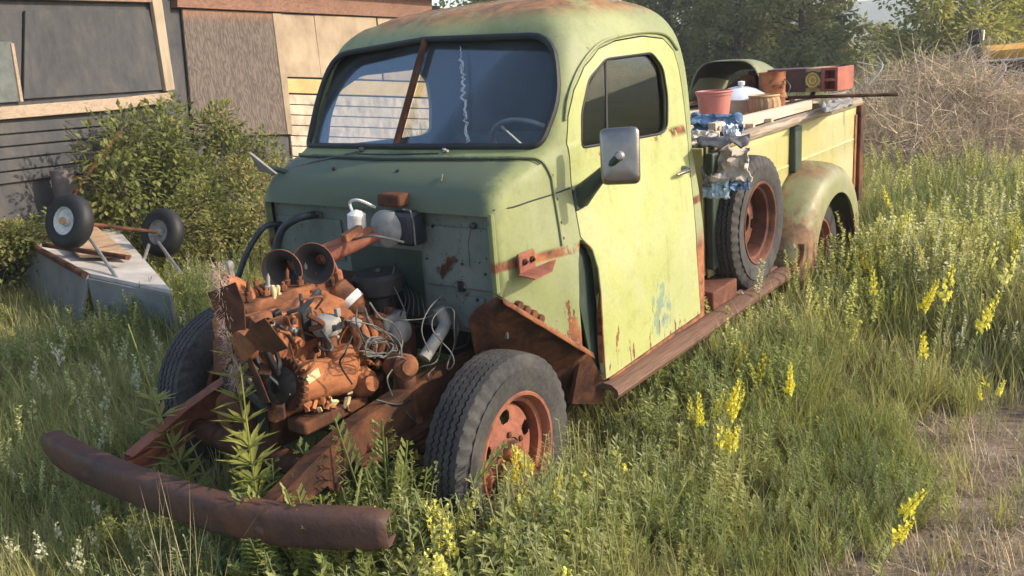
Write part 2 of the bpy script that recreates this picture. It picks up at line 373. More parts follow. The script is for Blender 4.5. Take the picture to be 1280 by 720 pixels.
def front_x(y, z):
    h = half(z)[:18]; return float(np.interp(abs(y), h[:, 1], h[:, 0]))
def loft(zs, off, mi):
    b = MB(); P = [[(p[0], p[1], z) for p in ring(z, off)] for z in zs]; b.grid(P, mi, loop=True); n = len(P[0])
    b.f += [tuple(range(n)), tuple(reversed(range((len(P)-1)*n, len(P)*n)))]; b.mi += [mi, mi]; return b
zs = list(np.linspace(.45, 1.18, 16)) + list(np.linspace(1.2, 1.46, 22)) + list(np.linspace(1.48, 1.86, 14)) + list(np.linspace(1.875, 2.022, 20))
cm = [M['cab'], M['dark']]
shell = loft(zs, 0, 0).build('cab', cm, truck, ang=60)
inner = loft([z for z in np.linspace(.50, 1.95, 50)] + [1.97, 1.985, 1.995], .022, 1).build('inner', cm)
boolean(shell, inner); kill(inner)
def cut(poly, axis, a, b): return MB().prism(poly, axis, a, b).build('cut', cm, smooth=False)
def side_pt(px, py):                       # pixel -> point on the driver's side skin of the cab
    y = .78
    for _ in range(12):
        p = AY(px, py, y); y = .5*y+.5*cWm(p[2])
    return p
def rounded(poly, r, n=5):
    out = []; P = [np.array(p, float) for p in poly]; N = len(P); rs = r if hasattr(r, '__len__') else [r]*N
    for i in range(N):
        a, b, c_ = P[i-1], P[i], P[(i+1) % N]; u = a-b; v = c_-b; ru = min(rs[i], .48*np.linalg.norm(u)); rv = min(rs[i], .48*np.linalg.norm(v))
        S = b+u/np.linalg.norm(u)*ru; T = b+v/np.linalg.norm(v)*rv
        out += [tuple((1-t)**2*S+2*t*(1-t)*b+t*t*T) for t in np.linspace(0, 1, n)]
    return out
# windshield opening
WS = rounded([(-.672, 1.438), (0, 1.447), (.672, 1.438), (.702, 1.61), (.632, 1.838), (0, 1.866), (-.632, 1.838), (-.702, 1.61)], [.04, .02, .04, .08, .11, .02, .11, .08], 6)
c = cut(WS, 0, -.95, .4); boolean(shell, c); kill(c)
# door outline and window, traced on the side skin
dpx = [(757, 477), (754, 420), (751, 365), (748, 336), (741, 312), (729, 297), (722, 262), (716, 228), (713, 180), (715, 145), (721, 112), (732, 82), (748, 60), (770, 50), (805, 44), (832, 47), (846, 62), (853, 85), (859, 125), (865, 180), (870, 240), (875, 310), (880, 393)]
DP = [(p[0], p[2]) for p in (side_pt(*q) for q in dpx)]
wpx = [(727, 185), (729, 140), (737, 98), (758, 74), (818, 66), (832, 84), (838, 120), (838, 160), (830, 167)]
WP = [(p[0], p[2]) for p in (side_pt(*q) for q in wpx)]
def shrink(P, d):
    c_ = np.mean(P, 0); out = []
    N = len(P); A_ = sum(P[i][0]*P[(i+1) % N][1]-P[(i+1) % N][0]*P[i][1] for i in range(N)); sg = 1 if A_ > 0 else -1
    for i in range(N):
        a, b, c2 = np.array(P[i-1]), np.array(P[i]), np.array(P[(i+1) % N])
        t = c2-a; t = t/np.linalg.norm(t); out.append(tuple(b+np.array([-t[1], t[0]])*d*sg))
    return out
DP = [tuple(p) for p in spline(DP + [DP[-1]], 2)[:-2]] if False else DP
door = bpy.data.objects.new('door', shell.data.copy()); col.objects.link(door); door.parent = truck
door.data.name = 'door'; door.data.materials[0] = M['door']
c = cut(shrink(DP, .006), 1, .5, 1.2); boolean(door, c, 'INTERSECT'); kill(c)
c = cut(DP, 1, .5, 1.2); boolean(shell, c); kill(c)
WR = rounded(WP, .03, 4)
c = cut(WR, 1, .4, 1.3); boolean(door, c); kill(c)
c = cut(WR, 1, -1.3, -.4); boolean(shell, c); kill(c)
# the cowl sides end in a slanted edge where the front fender was; the fire wall sits back inside the lip
fe = [(p[0], p[2]) for p in (AY(618, 366, .69), AY(734, 441, .77))]
c = cut([(.4, fe[0][1]+.02), (fe[0][0]+.05, fe[0][1]+.02), fe[1], (-.60, fe[1][1]-.1), (-.60, .2), (.4, .2)], 1, -1.3, 1.3); boolean(shell, c); kill(c)
c = MB().box((.25, 0, .82), (.83, 1.285, .815)).build('cut', cm, smooth=False); boolean(shell, c); kill(c)
for o in (shell, door):
    o.data.polygons.foreach_set('use_smooth', [True]*len(o.data.polygons)); o.data.set_sharp_from_angle(angle=R(35))
door['label'] = 'yellow green driver side door with chipped paint along its bottom edge'
# hood rest strip and belt seam
hr = half(1.405)[:17]; st = [(p[0]+.004, -p[1], 1.409) for p in hr[11:0:-1]]+[(p[0]+.004, p[1], 1.409) for p in hr[:12]]
for t in np.linspace(.15, 1, 8):
    x = hr[11][0]+(-.390-hr[11][0])*t**.6; z = 1.406-.09*t**1.5; st.append((x, surf_y(x, z)+.004, z+.003))
for x, z in ( (-.392, 1.25), (-.394, 1.16), (-.393, 1.065)): st.append((x, surf_y(x, z)+.004, z))
MB().tube(spline(st, 3), .006, 6).build('hood_rest_strip', M['cab'], truck)
st2 = [(p[0]+.016, p[1], p[2]-.006) for p in st[2:26]]
MB().tube(spline(st2, 3), .003, 5).build('hood_rest_seam', M['black'], truck)
for x, z in ((-.385, 1.33), (-.392, 1.24), (-.393, 1.15), (-.393, 1.09)):
    MB().tube([(x-.012, surf_y(x, z)-.002, z), (x-.012, surf_y(x, z)+.006, z)], .006, 8).build('rivet', M['rust_d'], truck)
pts = []
for px, py in ((616, 263), (640, 259), (664, 251), (690, 243), (712, 235)):
    p = AY(px, py, .72)
    for _ in range(8): p = AY(px, py, .5*p[1]+.5*surf_y(p[0], p[2]))
    pts.append((p[0], p[1]+.001, p[2]))
MB().tube(spline(pts, 4), .0032, 5).build('belt_seam', M['black'], truck)
# windshield: two panes, centre bar, rubber frame, crack line
def ws_pt(y, z, d): return (front_x(y, z)+d, y, z)
for sgn in (-1, 1):
    q = [(sgn*.004, 1.428), (sgn*.69, 1.425), (sgn*.715, 1.61), (sgn*.645, 1.852), (sgn*.004, 1.876)]
    xa, xb, xc_ = front_x(0, 1.46)-.028, front_x(.5, 1.46)-.028, front_x(0, 1.86)-.030
    p = [(xa+(xb-xa)*abs(y)/.5+(xc_-xa)*(z-1.46)/.40, y, z) for y, z in q]
    g = MB().slab(p, (1, 0, .5), .004).build('windshield_pane', M['glass'], truck, smooth=False)
    g['label'] = 'windshield pane on the driver side with a pale vertical crack' if sgn > 0 else 'windshield pane on the passenger side'
    if sgn > 0:
        c0, c1 = AX(575, 58, front_x(.14, 1.82)-.01), AX(588, 190, front_x(.22, 1.47)-.01); cr = MB(); crp = []; rs = random.Random(3)
        for i in range(60):
            t = i/59; y = c0[1]+(c1[1]-c0[1])*t+rs.uniform(-.008, .008); z = c0[2]+(c1[2]-c0[2])*t
            crp.append(ws_pt(y+rs.uniform(-.006, .006), z+rs.uniform(-.004, .004), -.006))
        cr.tube(crp, .0011, 4); cr.build('crack', M['scuff'], g)
        for sx in (-.010, .009): MB().tube([(q_[0], q_[1]+sx*.6+rs.uniform(-.004, .004), q_[2]) for q_ in crp[8:-6]], .0009, 4).build('crack', M['scuff'], g)
gp = [ws_pt(y, z, .004) for y, z in WS]
MB().tube(gp+gp[:1], .0135, 8, caps=False).build('windshield_gasket', M['rubber'], truck)
MB().tube([ws_pt(0, 1.44, .0), ws_pt(0, 1.866, .004)], .015, 8).build('windshield_divider', M['rust_d'], truck)
# door window: glass, vent bar, frame edge
ctr = np.mean(WP, 0)
gp = [(x, surf_y(x, z)-.018, z) for x, z in WR]
MB().slab([(ctr[0]+(x-ctr[0])*1.03, y, ctr[1]+(z-ctr[1])*1.03) for x, y, z in gp], (0, 1, 0), .004).build('window_glass', M['dglass'], door, smooth=False)
MB().tube([(x, surf_y(x, z)-.002, z) for x, z in WR]+[(WR[0][0], surf_y(*WR[0])-.002, WR[0][1])], .006, 6, caps=False).build('window_frame', M['black'], door)
a, b = side_pt(764, 182), side_pt(762, 74)
MB().tube([(a[0], a[1]-.02, a[2]), (b[0], b[1]-.02, b[2])], .007, 6).build('vent_window_bar', M['rubber'], door)
p = side_pt(855, 213); hx, hz = p[0], p[2]; hy = surf_y(hx, hz)
MB().lathe((hx-.02, hy, hz), (0, 1, 0), [(0, .02), (.01, .018), (.03, .011)], 14).tube([(hx-.02, hy+.03, hz), (hx+.0, hy+.036, hz), (hx+.06, hy+.036, hz-.002), (hx+.10, hy+.03, hz-.006)], [.011, .011, .009, .006], 10).build('handle', M['chrome'], door)
bl = [(757, 477), (880, 394)]
# gap behind the lower front door edge: dark pillar
pl = [(729, 299), (741, 312), (748, 336), (751, 365), (754, 420), (757, 482), (742, 482), (736, 440), (732, 380), (729, 330)]
c = cut([(p[0], p[2]) for p in (side_pt(*q) for q in pl)], 1, .5, 1.2); boolean(shell, c); kill(c)
shell.data.polygons.foreach_set('use_smooth', [True]*len(shell.data.polygons)); shell.data.set_sharp_from_angle(angle=R(35))
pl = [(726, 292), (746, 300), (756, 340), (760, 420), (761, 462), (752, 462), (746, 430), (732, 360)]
MB().tube([(lambda p: (p[0], surf_y(p[0], p[2])+.001, p[2]))(side_pt(*q)) for q in ((731, 299), (742, 312), (749, 336), (752, 365), (755, 420), (758, 474))], .004, 6).build('edge_moulding', M['cab'], door)
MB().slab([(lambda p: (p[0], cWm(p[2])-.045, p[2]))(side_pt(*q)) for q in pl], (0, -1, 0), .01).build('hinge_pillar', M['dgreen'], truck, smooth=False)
# interior
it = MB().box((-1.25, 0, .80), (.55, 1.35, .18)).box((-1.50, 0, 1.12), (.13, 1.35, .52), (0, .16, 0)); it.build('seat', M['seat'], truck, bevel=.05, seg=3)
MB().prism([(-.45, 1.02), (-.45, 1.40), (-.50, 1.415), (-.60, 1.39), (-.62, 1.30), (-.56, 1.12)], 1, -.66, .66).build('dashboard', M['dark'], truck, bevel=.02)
stw = truck_sw = MB(); cst = Vector((-.80, .36, 1.36)); axs = Vector((-.75, 0, .66)).normalized()
u_ = axs.cross(Vector((0, 1, 0))).normalized(); v_ = Vector((0, 1, 0))
rim = [cst+(u_*math.cos(t)+v_*math.sin(t))*.205 for t in np.linspace(0, 2*math.pi, 41)]
stw.tube(rim, .012, 8, caps=False)
for t in (R(90), R(210), R(330)): stw.tube([cst-axs*.02, cst+(u_*math.cos(t)+v_*math.sin(t))*.2], .008, 6)
stw.tube([cst, cst-axs*.9], .018, 8).lathe(cst-axs*.03, axs, [(0, .035), (.03, .03), (.04, .0)], 16)
stw.build('steering_wheel', M['steel'], truck)
# wipers
wl = [AX(437, 187, -.25), AX(340, 228, -.10)]
b1 = np.array((front_x(-.21, 1.425)+.012, -.21, 1.428)); b2 = np.array((front_x(.262, 1.425)+.012, .262, 1.428))
for b_, tip in ((b1, np.array((-.165, -.665, 1.335))), (b2, None)):
    w_ = MB().lathe(b_-np.array([.03, 0, .004]), (1, 0, .4), [(0, .014), (.02, .013), (.036, .007), (.04, 0)], 12)
    if tip is not None: w_.tube([b_, b_*.5+tip*.5+np.array([0, 0, .008]), tip], .0045, 6)
    else:
        w_.tube([b_, b_+np.array([.01, .035, .004])], .006, 6)
        q0 = np.array(AX(553, 218, -.165)); MB().tube([q0, q0+np.array([.03, .018, -.022])], .0035, 6).build('wiper_stub', M['wirelt'], truck)
    w_.build('wiper', M['chrome'] if tip is None else M['wirelt'], truck)
ln = [ws_pt(y, 1.418+.003*math.sin(3*y), .004) for y in np.linspace(-.22, .24, 12)]
MB().tube(ln, .004, 5).build('wiper_seam', M['black'], truck)
for px, py in ((417, 211), (497, 214)):
    p = AX(px, py, -.17); MB().lathe(p, (1, 0, 1), [(-.01, .008), (.004, .008), (.005, 0)], 8).build('bolt', M['black'], truck)
# drip line over the door
dl = []
for q in [(712, 150), (716, 118), (726, 86), (744, 58), (770, 46), (806, 40), (834, 43), (850, 62)]:
    p = side_pt(*q); dl.append((p[0], surf_y(p[0], p[2])+.006, p[2]))
MB().tube(spline(dl, 4), .0065, 6).build('drip_rail', M['cab'], truck)
# mirrors
mc = AY(775, 195, .935)
mr = tag_m = empty('side_mirror', mc); mr.parent = truck
hx_ = MB(); pol = rounded([(-.073, -.105), (.073, -.105), (.073, .105), (-.073, .105)], .026, 5)
nrm = Vector((.86, .42, .12)).normalized(); rt_ = Vector((0, 0, 1)).cross(nrm).normalized(); upm = nrm.cross(rt_)
def mp(a, b, d): return tuple(rt_*a+upm*b+nrm*d)
n_ = len(pol); P = [[mp(a*s_, b*s_, d) for a, b in pol] for s_, d in ((.96, -.012), (1, -.006), (1, .006), (.95, .014), (.80, .018), (.4, .0205))]
hx_.grid(P, loop=True); hx_.f += [tuple(range(n_)), tuple(range(5*n_, 6*n_))]; hx_.mi += [0, 0]
mh = hx_.build('mirror_head', M['chrome'], mr, ang=50)
MB().lathe(Vector(mp(0, 0, .018)), nrm, [(0, .02), (.012, .019), (.02, .012), (.028, .012), (.03, 0)], 14).build('clamp', M['steel'], mr)
aw = np.array(mc)+np.array(mp(0, 0, .03)); root = side_pt(732, 246); root = np.array((root[0]+.02, surf_y(root[0]+.02, root[2])-.01, root[2]))
arm = MB().tube([tuple(aw-mc), tuple((aw*.75+root*.25)-mc), tuple((aw*.3+root*.7)-mc), tuple(root-mc)], [.013, .02, .034, .046], 10)
arm.build('mirror_arm', M['dgreen'], mr)
MB().box(tuple(root-mc+np.array([0, .006, -.005])), (.10, .02, .085)).build('mirror_bracket', M['dgreen'], mr, bevel=.008)
pm = far(336, 203, 3.75); mr2 = empty('side_mirror', pm); mr2.parent = truck
MB().slab([(.05, -.05, .055), (.0, .06, -.05), (-.02, -.09, -.045)], (1, .3, 0), .02).build('mirror_head', M['grey'], mr2, bevel=.006)
MB().tube([(0, 0, -.02), (-.12, .16, -.10)], .012, 8).build('mirror_arm', M['dgreen'], mr2)
# ------------------------------------------------------------------ fire wall
fwl = MB().box((-.150, 0, .995), (.012, 1.30, .49)).build('firewall', M['firewall'], truck, bevel=.003)
MB().slab([(-.16, -.63, .76), (-.16, .63, .76), (-.45, .63, .50), (-.45, -.63, .50)], (0, 0, -1), .01).build('toe_board', M['dark'], truck)
FX = -.144
def plate(name, y0, y1, z0, z1, th, mat, par, bev=.006, x=FX):
    return MB().box((x+th/2, (y0+y1)/2, (z0+z1)/2), (th, abs(y1-y0), abs(z1-z0))).build(name, mat, par, bevel=bev)
plate('stamped_panel', .27, .61, .93, 1.17, .012, M['firewall'], fwl, .01)
plate('stamped_panel', .30, .56, .77, .90, .010, M['firewall'], fwl, .01)
plate('stamped_panel', -.62, -.20, .98, 1.16, .010, M['firewall'], fwl, .01)
plate('recess_panel', -.17, .25, .76, 1.06, .004, M['dgreen'], fwl, .002)
for px, py in ((578, 330), (563, 262), (607, 343), (597, 375), (541, 283)):
    p = AX(px, py, FX+.012); MB().tube([(FX+.004, p[1], p[2]), (FX+.016, p[1], p[2])], .006, 8).build('bolt_hole', M['black'], fwl)
p = AX(576, 358, FX+.012); plate('slot', p[1]-.014, p[1]+.014, p[2]-.022, p[2]+.022, .016, M['black'], fwl, .002)
p = AX(589, 283, FX+.02)
MB().lathe(p, (1, 0, 0), [(-.02, .012), (0, .012), (.005, .005), (.012, .004)], 10).tube([p, p+np.array([.02, -.005, -.06]), p+np.array([.005, -.02, -.155])], .0025, 5).build('choke_cable', M['wire'], fwl)
MB().tube([AX(614, 268, -.088), AX(622, 366, -.088)], .010, 6).build('cowl_flange', M['cab'], truck)
# hoses on the passenger side of the fire wall
h0 = AX(397, 268, FX+.02)
MB().tube(spline([h0, h0+np.array([.09, -.02, .0]), h0+np.array([.13, -.09, -.05]), h0+np.array([.15, -.13, -.16]), h0+np.array([.16, -.12, -.28])], 6), .017, 10).build('heater_hose', M['hose'], fwl)
h0 = AX(352, 280, FX+.02)
MB().tube(spline([h0, h0+np.array([.08, -.02, 0]), h0+np.array([.16, -.06, -.10]), h0+np.array([.22, -.10, -.24])], 6), .013, 10).build('heater_hose', M['hose'], fwl)
for px, py in ((397, 268), (350, 281)):
    p = AX(px, py, FX+.02); MB().lathe(p, (1, .2, .4), [(-.02, .014), (.01, .014), (.02, .009), (.022, 0)], 8).build('hose_clamp', M['steel'], fwl)
# horn motor, dark box, white reservoir hung on the fire wall
p = AX(482, 286, FX+.12)
MB().lathe(p, (1, .15, .05), [(-.13, .05), (-.06, .062), (-.02, .072), (0, .074), (.012, .060), (.02, .03), (.022, 0)], 24).build('horn_motor', M['grey'], fwl)
p = AX(513, 284, FX+.06); o_ = MB().box((p[0], p[1], p[2]), (.09, .095, .135)).build('relay_box', M['navy'], fwl, bevel=.018, seg=3)
q = [p+np.array([.035, .052, -.06]), p+np.array([.035, .054, .03]), p+np.array([.03, .04, .072]), p+np.array([.03, 0, .075])]
MB().tube(q, .004, 5).build('wire', M['wirelt'], fwl)
p = AX(446, 277, FX+.16); M_ = MB().lathe(p, (0, .1, 1), [(-.05, .030), (-.02, .037), (.03, .036), (.042, .02), (.05, 0)], 18); M_.build('reservoir', M['white'], fwl)
MB().tube(spline([p+np.array([0, -.02, .04]), p+np.array([0, -.025, .075]), p+np.array([0, .03, .085]), p+np.array([-.05, .06, .05])], 5), .006, 6).build('reservoir_pipe', M['white'], fwl)
MB().box((FX+.05, p[1]+.12, p[2]+.075), (.10, .12, .05)).build('fuse_block', M['rust_d'], fwl, bevel=.01)

# ------------------------------------------------------------------ engine
eng = empty('engine', (.30, 0, .55)); eng.parent = truck; E0 = np.array([.30, 0, .55])
class EB(MB):
    def build(s, name, mat, parent=eng, **k):
        s.v = [tuple(np.array(v)-E0) for v in s.v] if parent is eng else s.v
        return MB.build(s, name, mat, parent, **k)
def rough_(mb, amp, sc=12):
    mb.v = [tuple(np.array(v)+amp*np.array(mnoise.noise_vector(Vector(v)*sc))) for v in mb.v]; return mb
bk = EB()
prof = [(-.09, .60), (-.11, .70), (-.12, .93), (-.08, .985), (.12, .985), (.19, .945), (.205, .86), (.175, .80), (.19, .70), (.17, .60)]
P = []
for x in np.linspace(.13, .585, 26):
    s_ = 1-.04*math.sin(x*60)**2; P.append([(x, y*s_, z) for y, z in prof])
bk.grid(P, loop=True); n_ = len(prof); bk.f += [tuple(range(n_)), tuple(range(25*n_, 26*n_))]; bk.mi += [0, 0]
rough_(bk, .006).build('engine_block', M['rust_o'], ang=50, bevel=.004)
EB().box((.02, -.02, .80), (.22, .34, .34)).build('bell_housing', M['rust_d'], bevel=.04, seg=3)  # rear of the engine; its dark colour carries the shade back there
hd = EB().box((.35, -.02, .992), (.45, .20, .045)); hd.build('cylinder_head', M['rust'], bevel=.012)
for i in range(6):
    for yy in (-.10, .06):
        x = .16+i*.075; EB().lathe((x, yy, 1.022), (0, 0, 1), [(0, .013), (.016, .013), (.017, .006), (.03, .006), (.031, 0)], 6).build('head_bolt', M['rust'])
for i in range(5):
    x = .17+i*.085; EB().lathe((x, .02, 1.025), (0, .25, 1), [(0, .012), (.02, .012), (.022, .007), (.055, .0065), (.06, .003), (.07, 0)], 10).build('spark_plug', M['grey'] if i % 2 else M['rust_d'])
op = EB().prism([(-.13, .60), (.13, .60), (.10, .46), (-.10, .46)], 0, -.05, .56); op.build('oil_pan', M['rust_d'], bevel=.02)
# openings and bosses on the lit side of the block
def eside(px, py, y=.205): return AY(px, py, y)
for px, py, w_, h_ in ((386, 405, .045, .12), (372, 418, .03, .05), (474, 420, .10, .10)):
    p = eside(px, py); EB().box((p[0], p[1]-.004, p[2]), (w_, .012, h_)).build('port', M['black'], bevel=.005)
for px, py in ((371, 428), (362, 400), (455, 425), (448, 400), (440, 440)):
    p = eside(px, py, .21); EB().lathe(p, (0, 1, 0), [(-.01, .022), (.012, .02), (.014, .012), (.03, .012), (.031, 0)], 10).build('boss', M['rust_o'])
# manifold runners behind the grey cap
for px in (436, 446, 457, 468):
    a, b = eside(px, 398, .21), eside(px+6, 440, .24)
    rough_(EB().tube(spline([a, (a+b)/2+np.array([0, .035, 0]), b], 6), .017, 8), .004, 30).build('manifold_runner', M['rust_o'])
# grey cap on its column
p = eside(408, 404, .27)
EB().lathe(p, (0, .1, 1), [(-.038, .046), (-.03, .052), (.012, .052), (.022, .045), (.03, .02), (.032, 0)], 8).box(p+np.array([-.03, .03, .035]), (.018, .018, .03)).build('distributor_cap', M['grey'], bevel=.004)
EB().box(p+np.array([-.012, .048, -.008]), (.05, .006, .022)).build('cap_opening', M['black'])
EB().tube([p+np.array([-.02, -.02, -.03]), p+np.array([-.03, -.03, -.17])], [.026, .022], 12).build('distributor_shaft', M['rust'])
EB().tube([p+np.array([.02, -.01, -.03]), p+np.array([.02, -.02, -.13])], .006, 6).build('vacuum_pipe', M['black'])
# generator with pulley and toothed fan
g0, g1 = AY(362, 480, .255), AY(436, 466, .255); ax = Vector(g1-g0).normalized(); L = float(np.linalg.norm(g1-g0))
EB().lathe(g0, ax, [(0, .055), (.012, .070), (.05, .074), (.06, .071), (L-.08, .071), (L-.07, .074), (L-.02, .070), (L, .05), (L+.01, .02)], 28).build('generator', M['rust_o'])
EB().box(AY(391, 470, .325), (.058, .006, .032), (0, R(12), 0)).build('data_tag', M['cream'])
pu = EB().lathe(g0-np.array(ax)*.05, ax, [(0, 0), (.002, .022), (-.012, .024), (-.012, .034), (.004, .062), (.016, .045), (.028, .062), (.034, .06), (.034, .02)], 28); pu.build('generator_pulley', M['black'])
tf = EB(); u_ = Vector(ax).cross(Vector((0, 0, 1))).normalized(); v_ = Vector(ax).cross(u_)
for i in range(26):
    t = 2*math.pi*i/26; d = u_*math.cos(t)+v_*math.sin(t); e = -u_*math.sin(t)+v_*math.cos(t); c_ = Vector(g0)-ax*.012+d*.082
    tf.add([c_-e*.006-d*.016, c_+e*.006-d*.016, c_+e*.009+d*.010, c_-e*.003+d*.010, c_-e*.006-d*.016+ax*.012, c_+e*.006-d*.016+ax*.012, c_+e*.009+d*.010+ax*.02, c_-e*.003+d*.010+ax*.02], [(0,1,2,3),(7,6,5,4),(0,4,5,1),(1,5,6,2),(2,6,7,3),(3,7,4,0)])
tf.lathe(Vector(g0)-ax*.012, ax, [(0, .03), (0, .068), (.006, .068), (.006, .03)], 26, close=True)
tf.build('generator_fan', M['rust_d'])
# belt
EB().tube(spline([g0+np.array([.045, 0, .055]), AY(349, 452, .25), AY(338, 425, .16), AY(322, 404, .08), AY(300, 412, .02), AY(298, 440, .03), AY(318, 470, .08), AY(352, 512, .22), g0+np.array([.045, 0, -.06])], 6), .009, 6).build('fan_belt', M['black'])
# cooling fan: hub and four blades
fc = AX(304, 432, .70); fh = EB().lathe(fc, (1, 0, 0), [(-.12, .03), (-.02, .035), (-.02, .055), (.01, .05), (.015, 0)], 18); fh.build('fan_hub', M['rust'])
for t in (R(20), R(110), R(200), R(290)):
    d = Vector((0, math.cos(t), math.sin(t))); e = Vector((0, -math.sin(t), math.cos(t))); q = Vector(fc)
    tw = Vector((.5, 0, 0)); a_ = (e*.85+tw*.6).normalized()
    bl_ = EB().slab([q+d*.03-a_*.025, q+d*.12-a_*.06, q+d*.20-a_*.06, q+d*.20+a_*.06, q+d*.12+a_*.055, q+d*.03+a_*.025], a_.cross(d), .004)
    bl_.build('fan_blade', M['rust_d'], bevel=.0015)
EB().lathe((.62, 0, .62), (1, 0, 0), [(-.04, .06), (-.03, .085), (0, .085), (.012, .07), (.024, .085), (.03, .083), (.032, .03), (.05, .03), (.052, 0)], 24).build('crank_pulley', M['rust_d'])
EB().slab([(.585, -.08, .56), (.585, .13, .56), (.585, .14, .80), (.585, .07, .93), (.585, -.05, .93), (.585, -.09, .80)], (1, 0, 0), .018).build('timing_cover', M['black'], bevel=.006)
# thermostat neck and bits standing on the head
nk = AY(312, 388, .0)
EB().tube(spline([nk, nk+np.array([0, 0, .05]), nk+np.array([.02, -.02, .09]), nk+np.array([.07, -.02, .12])], 5), [.032]*15+[.03], 12).build('thermostat_neck', M['rust_o'])
for i in range(4): EB().lathe(nk+np.array([-.03-i*.022, .0, .045]), (1, 0, 0), [(0, .03), (.006, .036), (.012, .03)], 14).build('hose_rib', M['rust'])
EB().lathe(nk+np.array([.03, -.03, .125]), (0, 0, 1), [(0, .012), (.03, .010), (.045, .016), (.06, .012), (.065, 0)], 8).build('fitting', M['steel'])
rg = EB(); p = AY(345, 372, .06); g_ = []
for i in range(9):
    t = i/8; g_.append([(p[0]+.035*(j/6-.5)*(1-.3*t)+.008*math.sin(9*t+j), p[1]+.015*math.sin(j*1.3+4*t), p[2]+.045-t*.15+.006*math.sin(j*2.1)) for j in range(7)])
rg.grid(g_); rg.build('foam_scrap', M['cream'], solid=.022, subsurf=1)
p = AY(395, 372, .08); EB().tube([p+np.array([0, 0, -.07]), p+np.array([0, 0, .035])], [.018, .022], 12).build('filler_tube', M['rust_rim'])
# canister with a pale band
c0, c1 = AY(419, 356, .12), AY(448, 384, .19); ax = Vector(c1-c0).normalized(); L = float(np.linalg.norm(c1-c0))
EB().lathe(c0, ax, [(0, 0), (.001, .03), (.012, .042), (L*.55, .043), (L*.58, .047), (L*.85, .047), (L*.88, .042), (L, .036), (L+.02, .016), (L+.03, 0)], 20).build('fuel_filter', M['rust'])
EB().lathe(c0+np.array(ax)*L*.56, ax, [(0, .0485), (L*.25, .0485)], 20, close=False).build('filter_band', M['white'])
p = AY(423, 344, .12); EB().tube(spline([p+np.array([0, 0, -.05]), p, p+np.array([.01, 0, .04]), p+np.array([.02, -.02, .09])], 5), [.016]*8+[.006]*8, 8).build('fuel_pipe', M['rust_rim'])
# air cleaner and carburettor behind; the shade there is put into the cleaner's black
EB().lathe((.02, .16, .93), (0, 0, 1), [(-.10, .05), (-.02, .05), (0, .095), (.06, .10), (.075, .085), (.08, .02), (.095, .015), (.097, 0)], 26).build('air_cleaner', M['black'])
EB().box((.03, .2, .79), (.12, .10, .12)).lathe((.03, .26, .78), (0, 1, 0), [(-.02, .05), (.02, .05), (.03, .03)], 14).build('carburettor', M['grey'], bevel=.012)
# two long trumpet horns pointing forward
he = AX(478, 288, FX+.12)
for (px, py), yb, off in (((352, 338), -.02, (0, 0, 0)), ((392, 330), .08, (0, -.01, .0))):
    b = AY(px, py, yb); s_ = he+np.array([-.02, .03*(yb > 0)-.02, -.01 if yb > 0 else .012]); bx = Vector((.86, .50, .02)).normalized(); b0 = np.array(b)-np.array(bx)*.075; L = float(np.linalg.norm(b0-s_)); ax = Vector(b0-s_).normalized()
    pr = [(0, .015), (.05, .019), (L*.45, .023), (L*.80, .027), (L*.92, .029), (L, .024)]
    hn = EB(); hn.lathe(s_, ax, pr, 28); hn.f = hn.f[:-2]; hn.mi = hn.mi[:-2]
    ho = hn.build('trumpet_horn', M['rust_rim'], ang=60)
    bl2 = EB().lathe(b0, bx, [(-.03, .012), (-.02, .026), (.0, .029), (.03, .036), (.055, .049), (.072, .066), (.078, .080), (.075, .081), (.066, .066)], 28); bl2.f = bl2.f[:-2]; bl2.mi = bl2.mi[:-2]; bl2.build('horn_bell', M['rust_rim'], ang=60)
    th_ = EB().lathe(b0, bx, [(-.0, .020), (.03, .033), (.055, .046), (.072, .062), (.0775, .079)], 28); th_.f = th_.f[:-2]; th_.mi = th_.mi[:-2]; th_.build('horn_throat', M['dark'])  # throat coloured dark to paint in the shade of the mouth
hb = AX(440, 292, .10); EB().box(hb, (.10, .03, .03), (0, .2, .1)).build('horn_bracket', M['rust'], bevel=.004)
EB().tube(spline([AX(505, 303, .02), AX(480, 297, .05), AX(462, 295, .08), AX(440, 300, .10)], 5), .005, 6).build('horn_wire', M['wirelt'])
# rust scale and debris heaped on the ledge below the generator
for i in range(34):
    r_ = random.Random(i); p = AY(375+r_.uniform(0, 65), 505+r_.uniform(-14, 12)-(i % 3)*3, .27+r_.uniform(-.04, .03)); s_ = r_.uniform(.008, .02)
    rough_(EB().box(p, (s_*2, s_*1.4, s_*.7), (r_.random()*3, r_.random()*3, r_.random()*3)), .004, 40).build('rust_flake', M['cream'] if i % 5 == 0 else M['rust_o'])
EB().box((.40, .235, .585), (.30, .10, .05)).build('engine_mount', M['rust_d'], bevel=.01)
p = AY(455, 478, .28); rough_(EB().lathe(p, (.2, 1, .2), [(-.08, .05), (-.02, .06), (.02, .05), (.04, .03), (.06, .028), (.062, 0)], 12), .006, 20).build('fuel_pump', M['rust_o'])
p = AY(430, 455, .27); rough_(EB().box(p, (.09, .07, .13), (.1, .2, .1)), .008, 18).build('water_pump_housing', M['rust_o'], bevel=.015)
p = AY(495, 430, .22); rough_(EB().box(p, (.16, .10, .16)), .006, 18).build('starter_housing', M['rust_d'], bevel=.03)

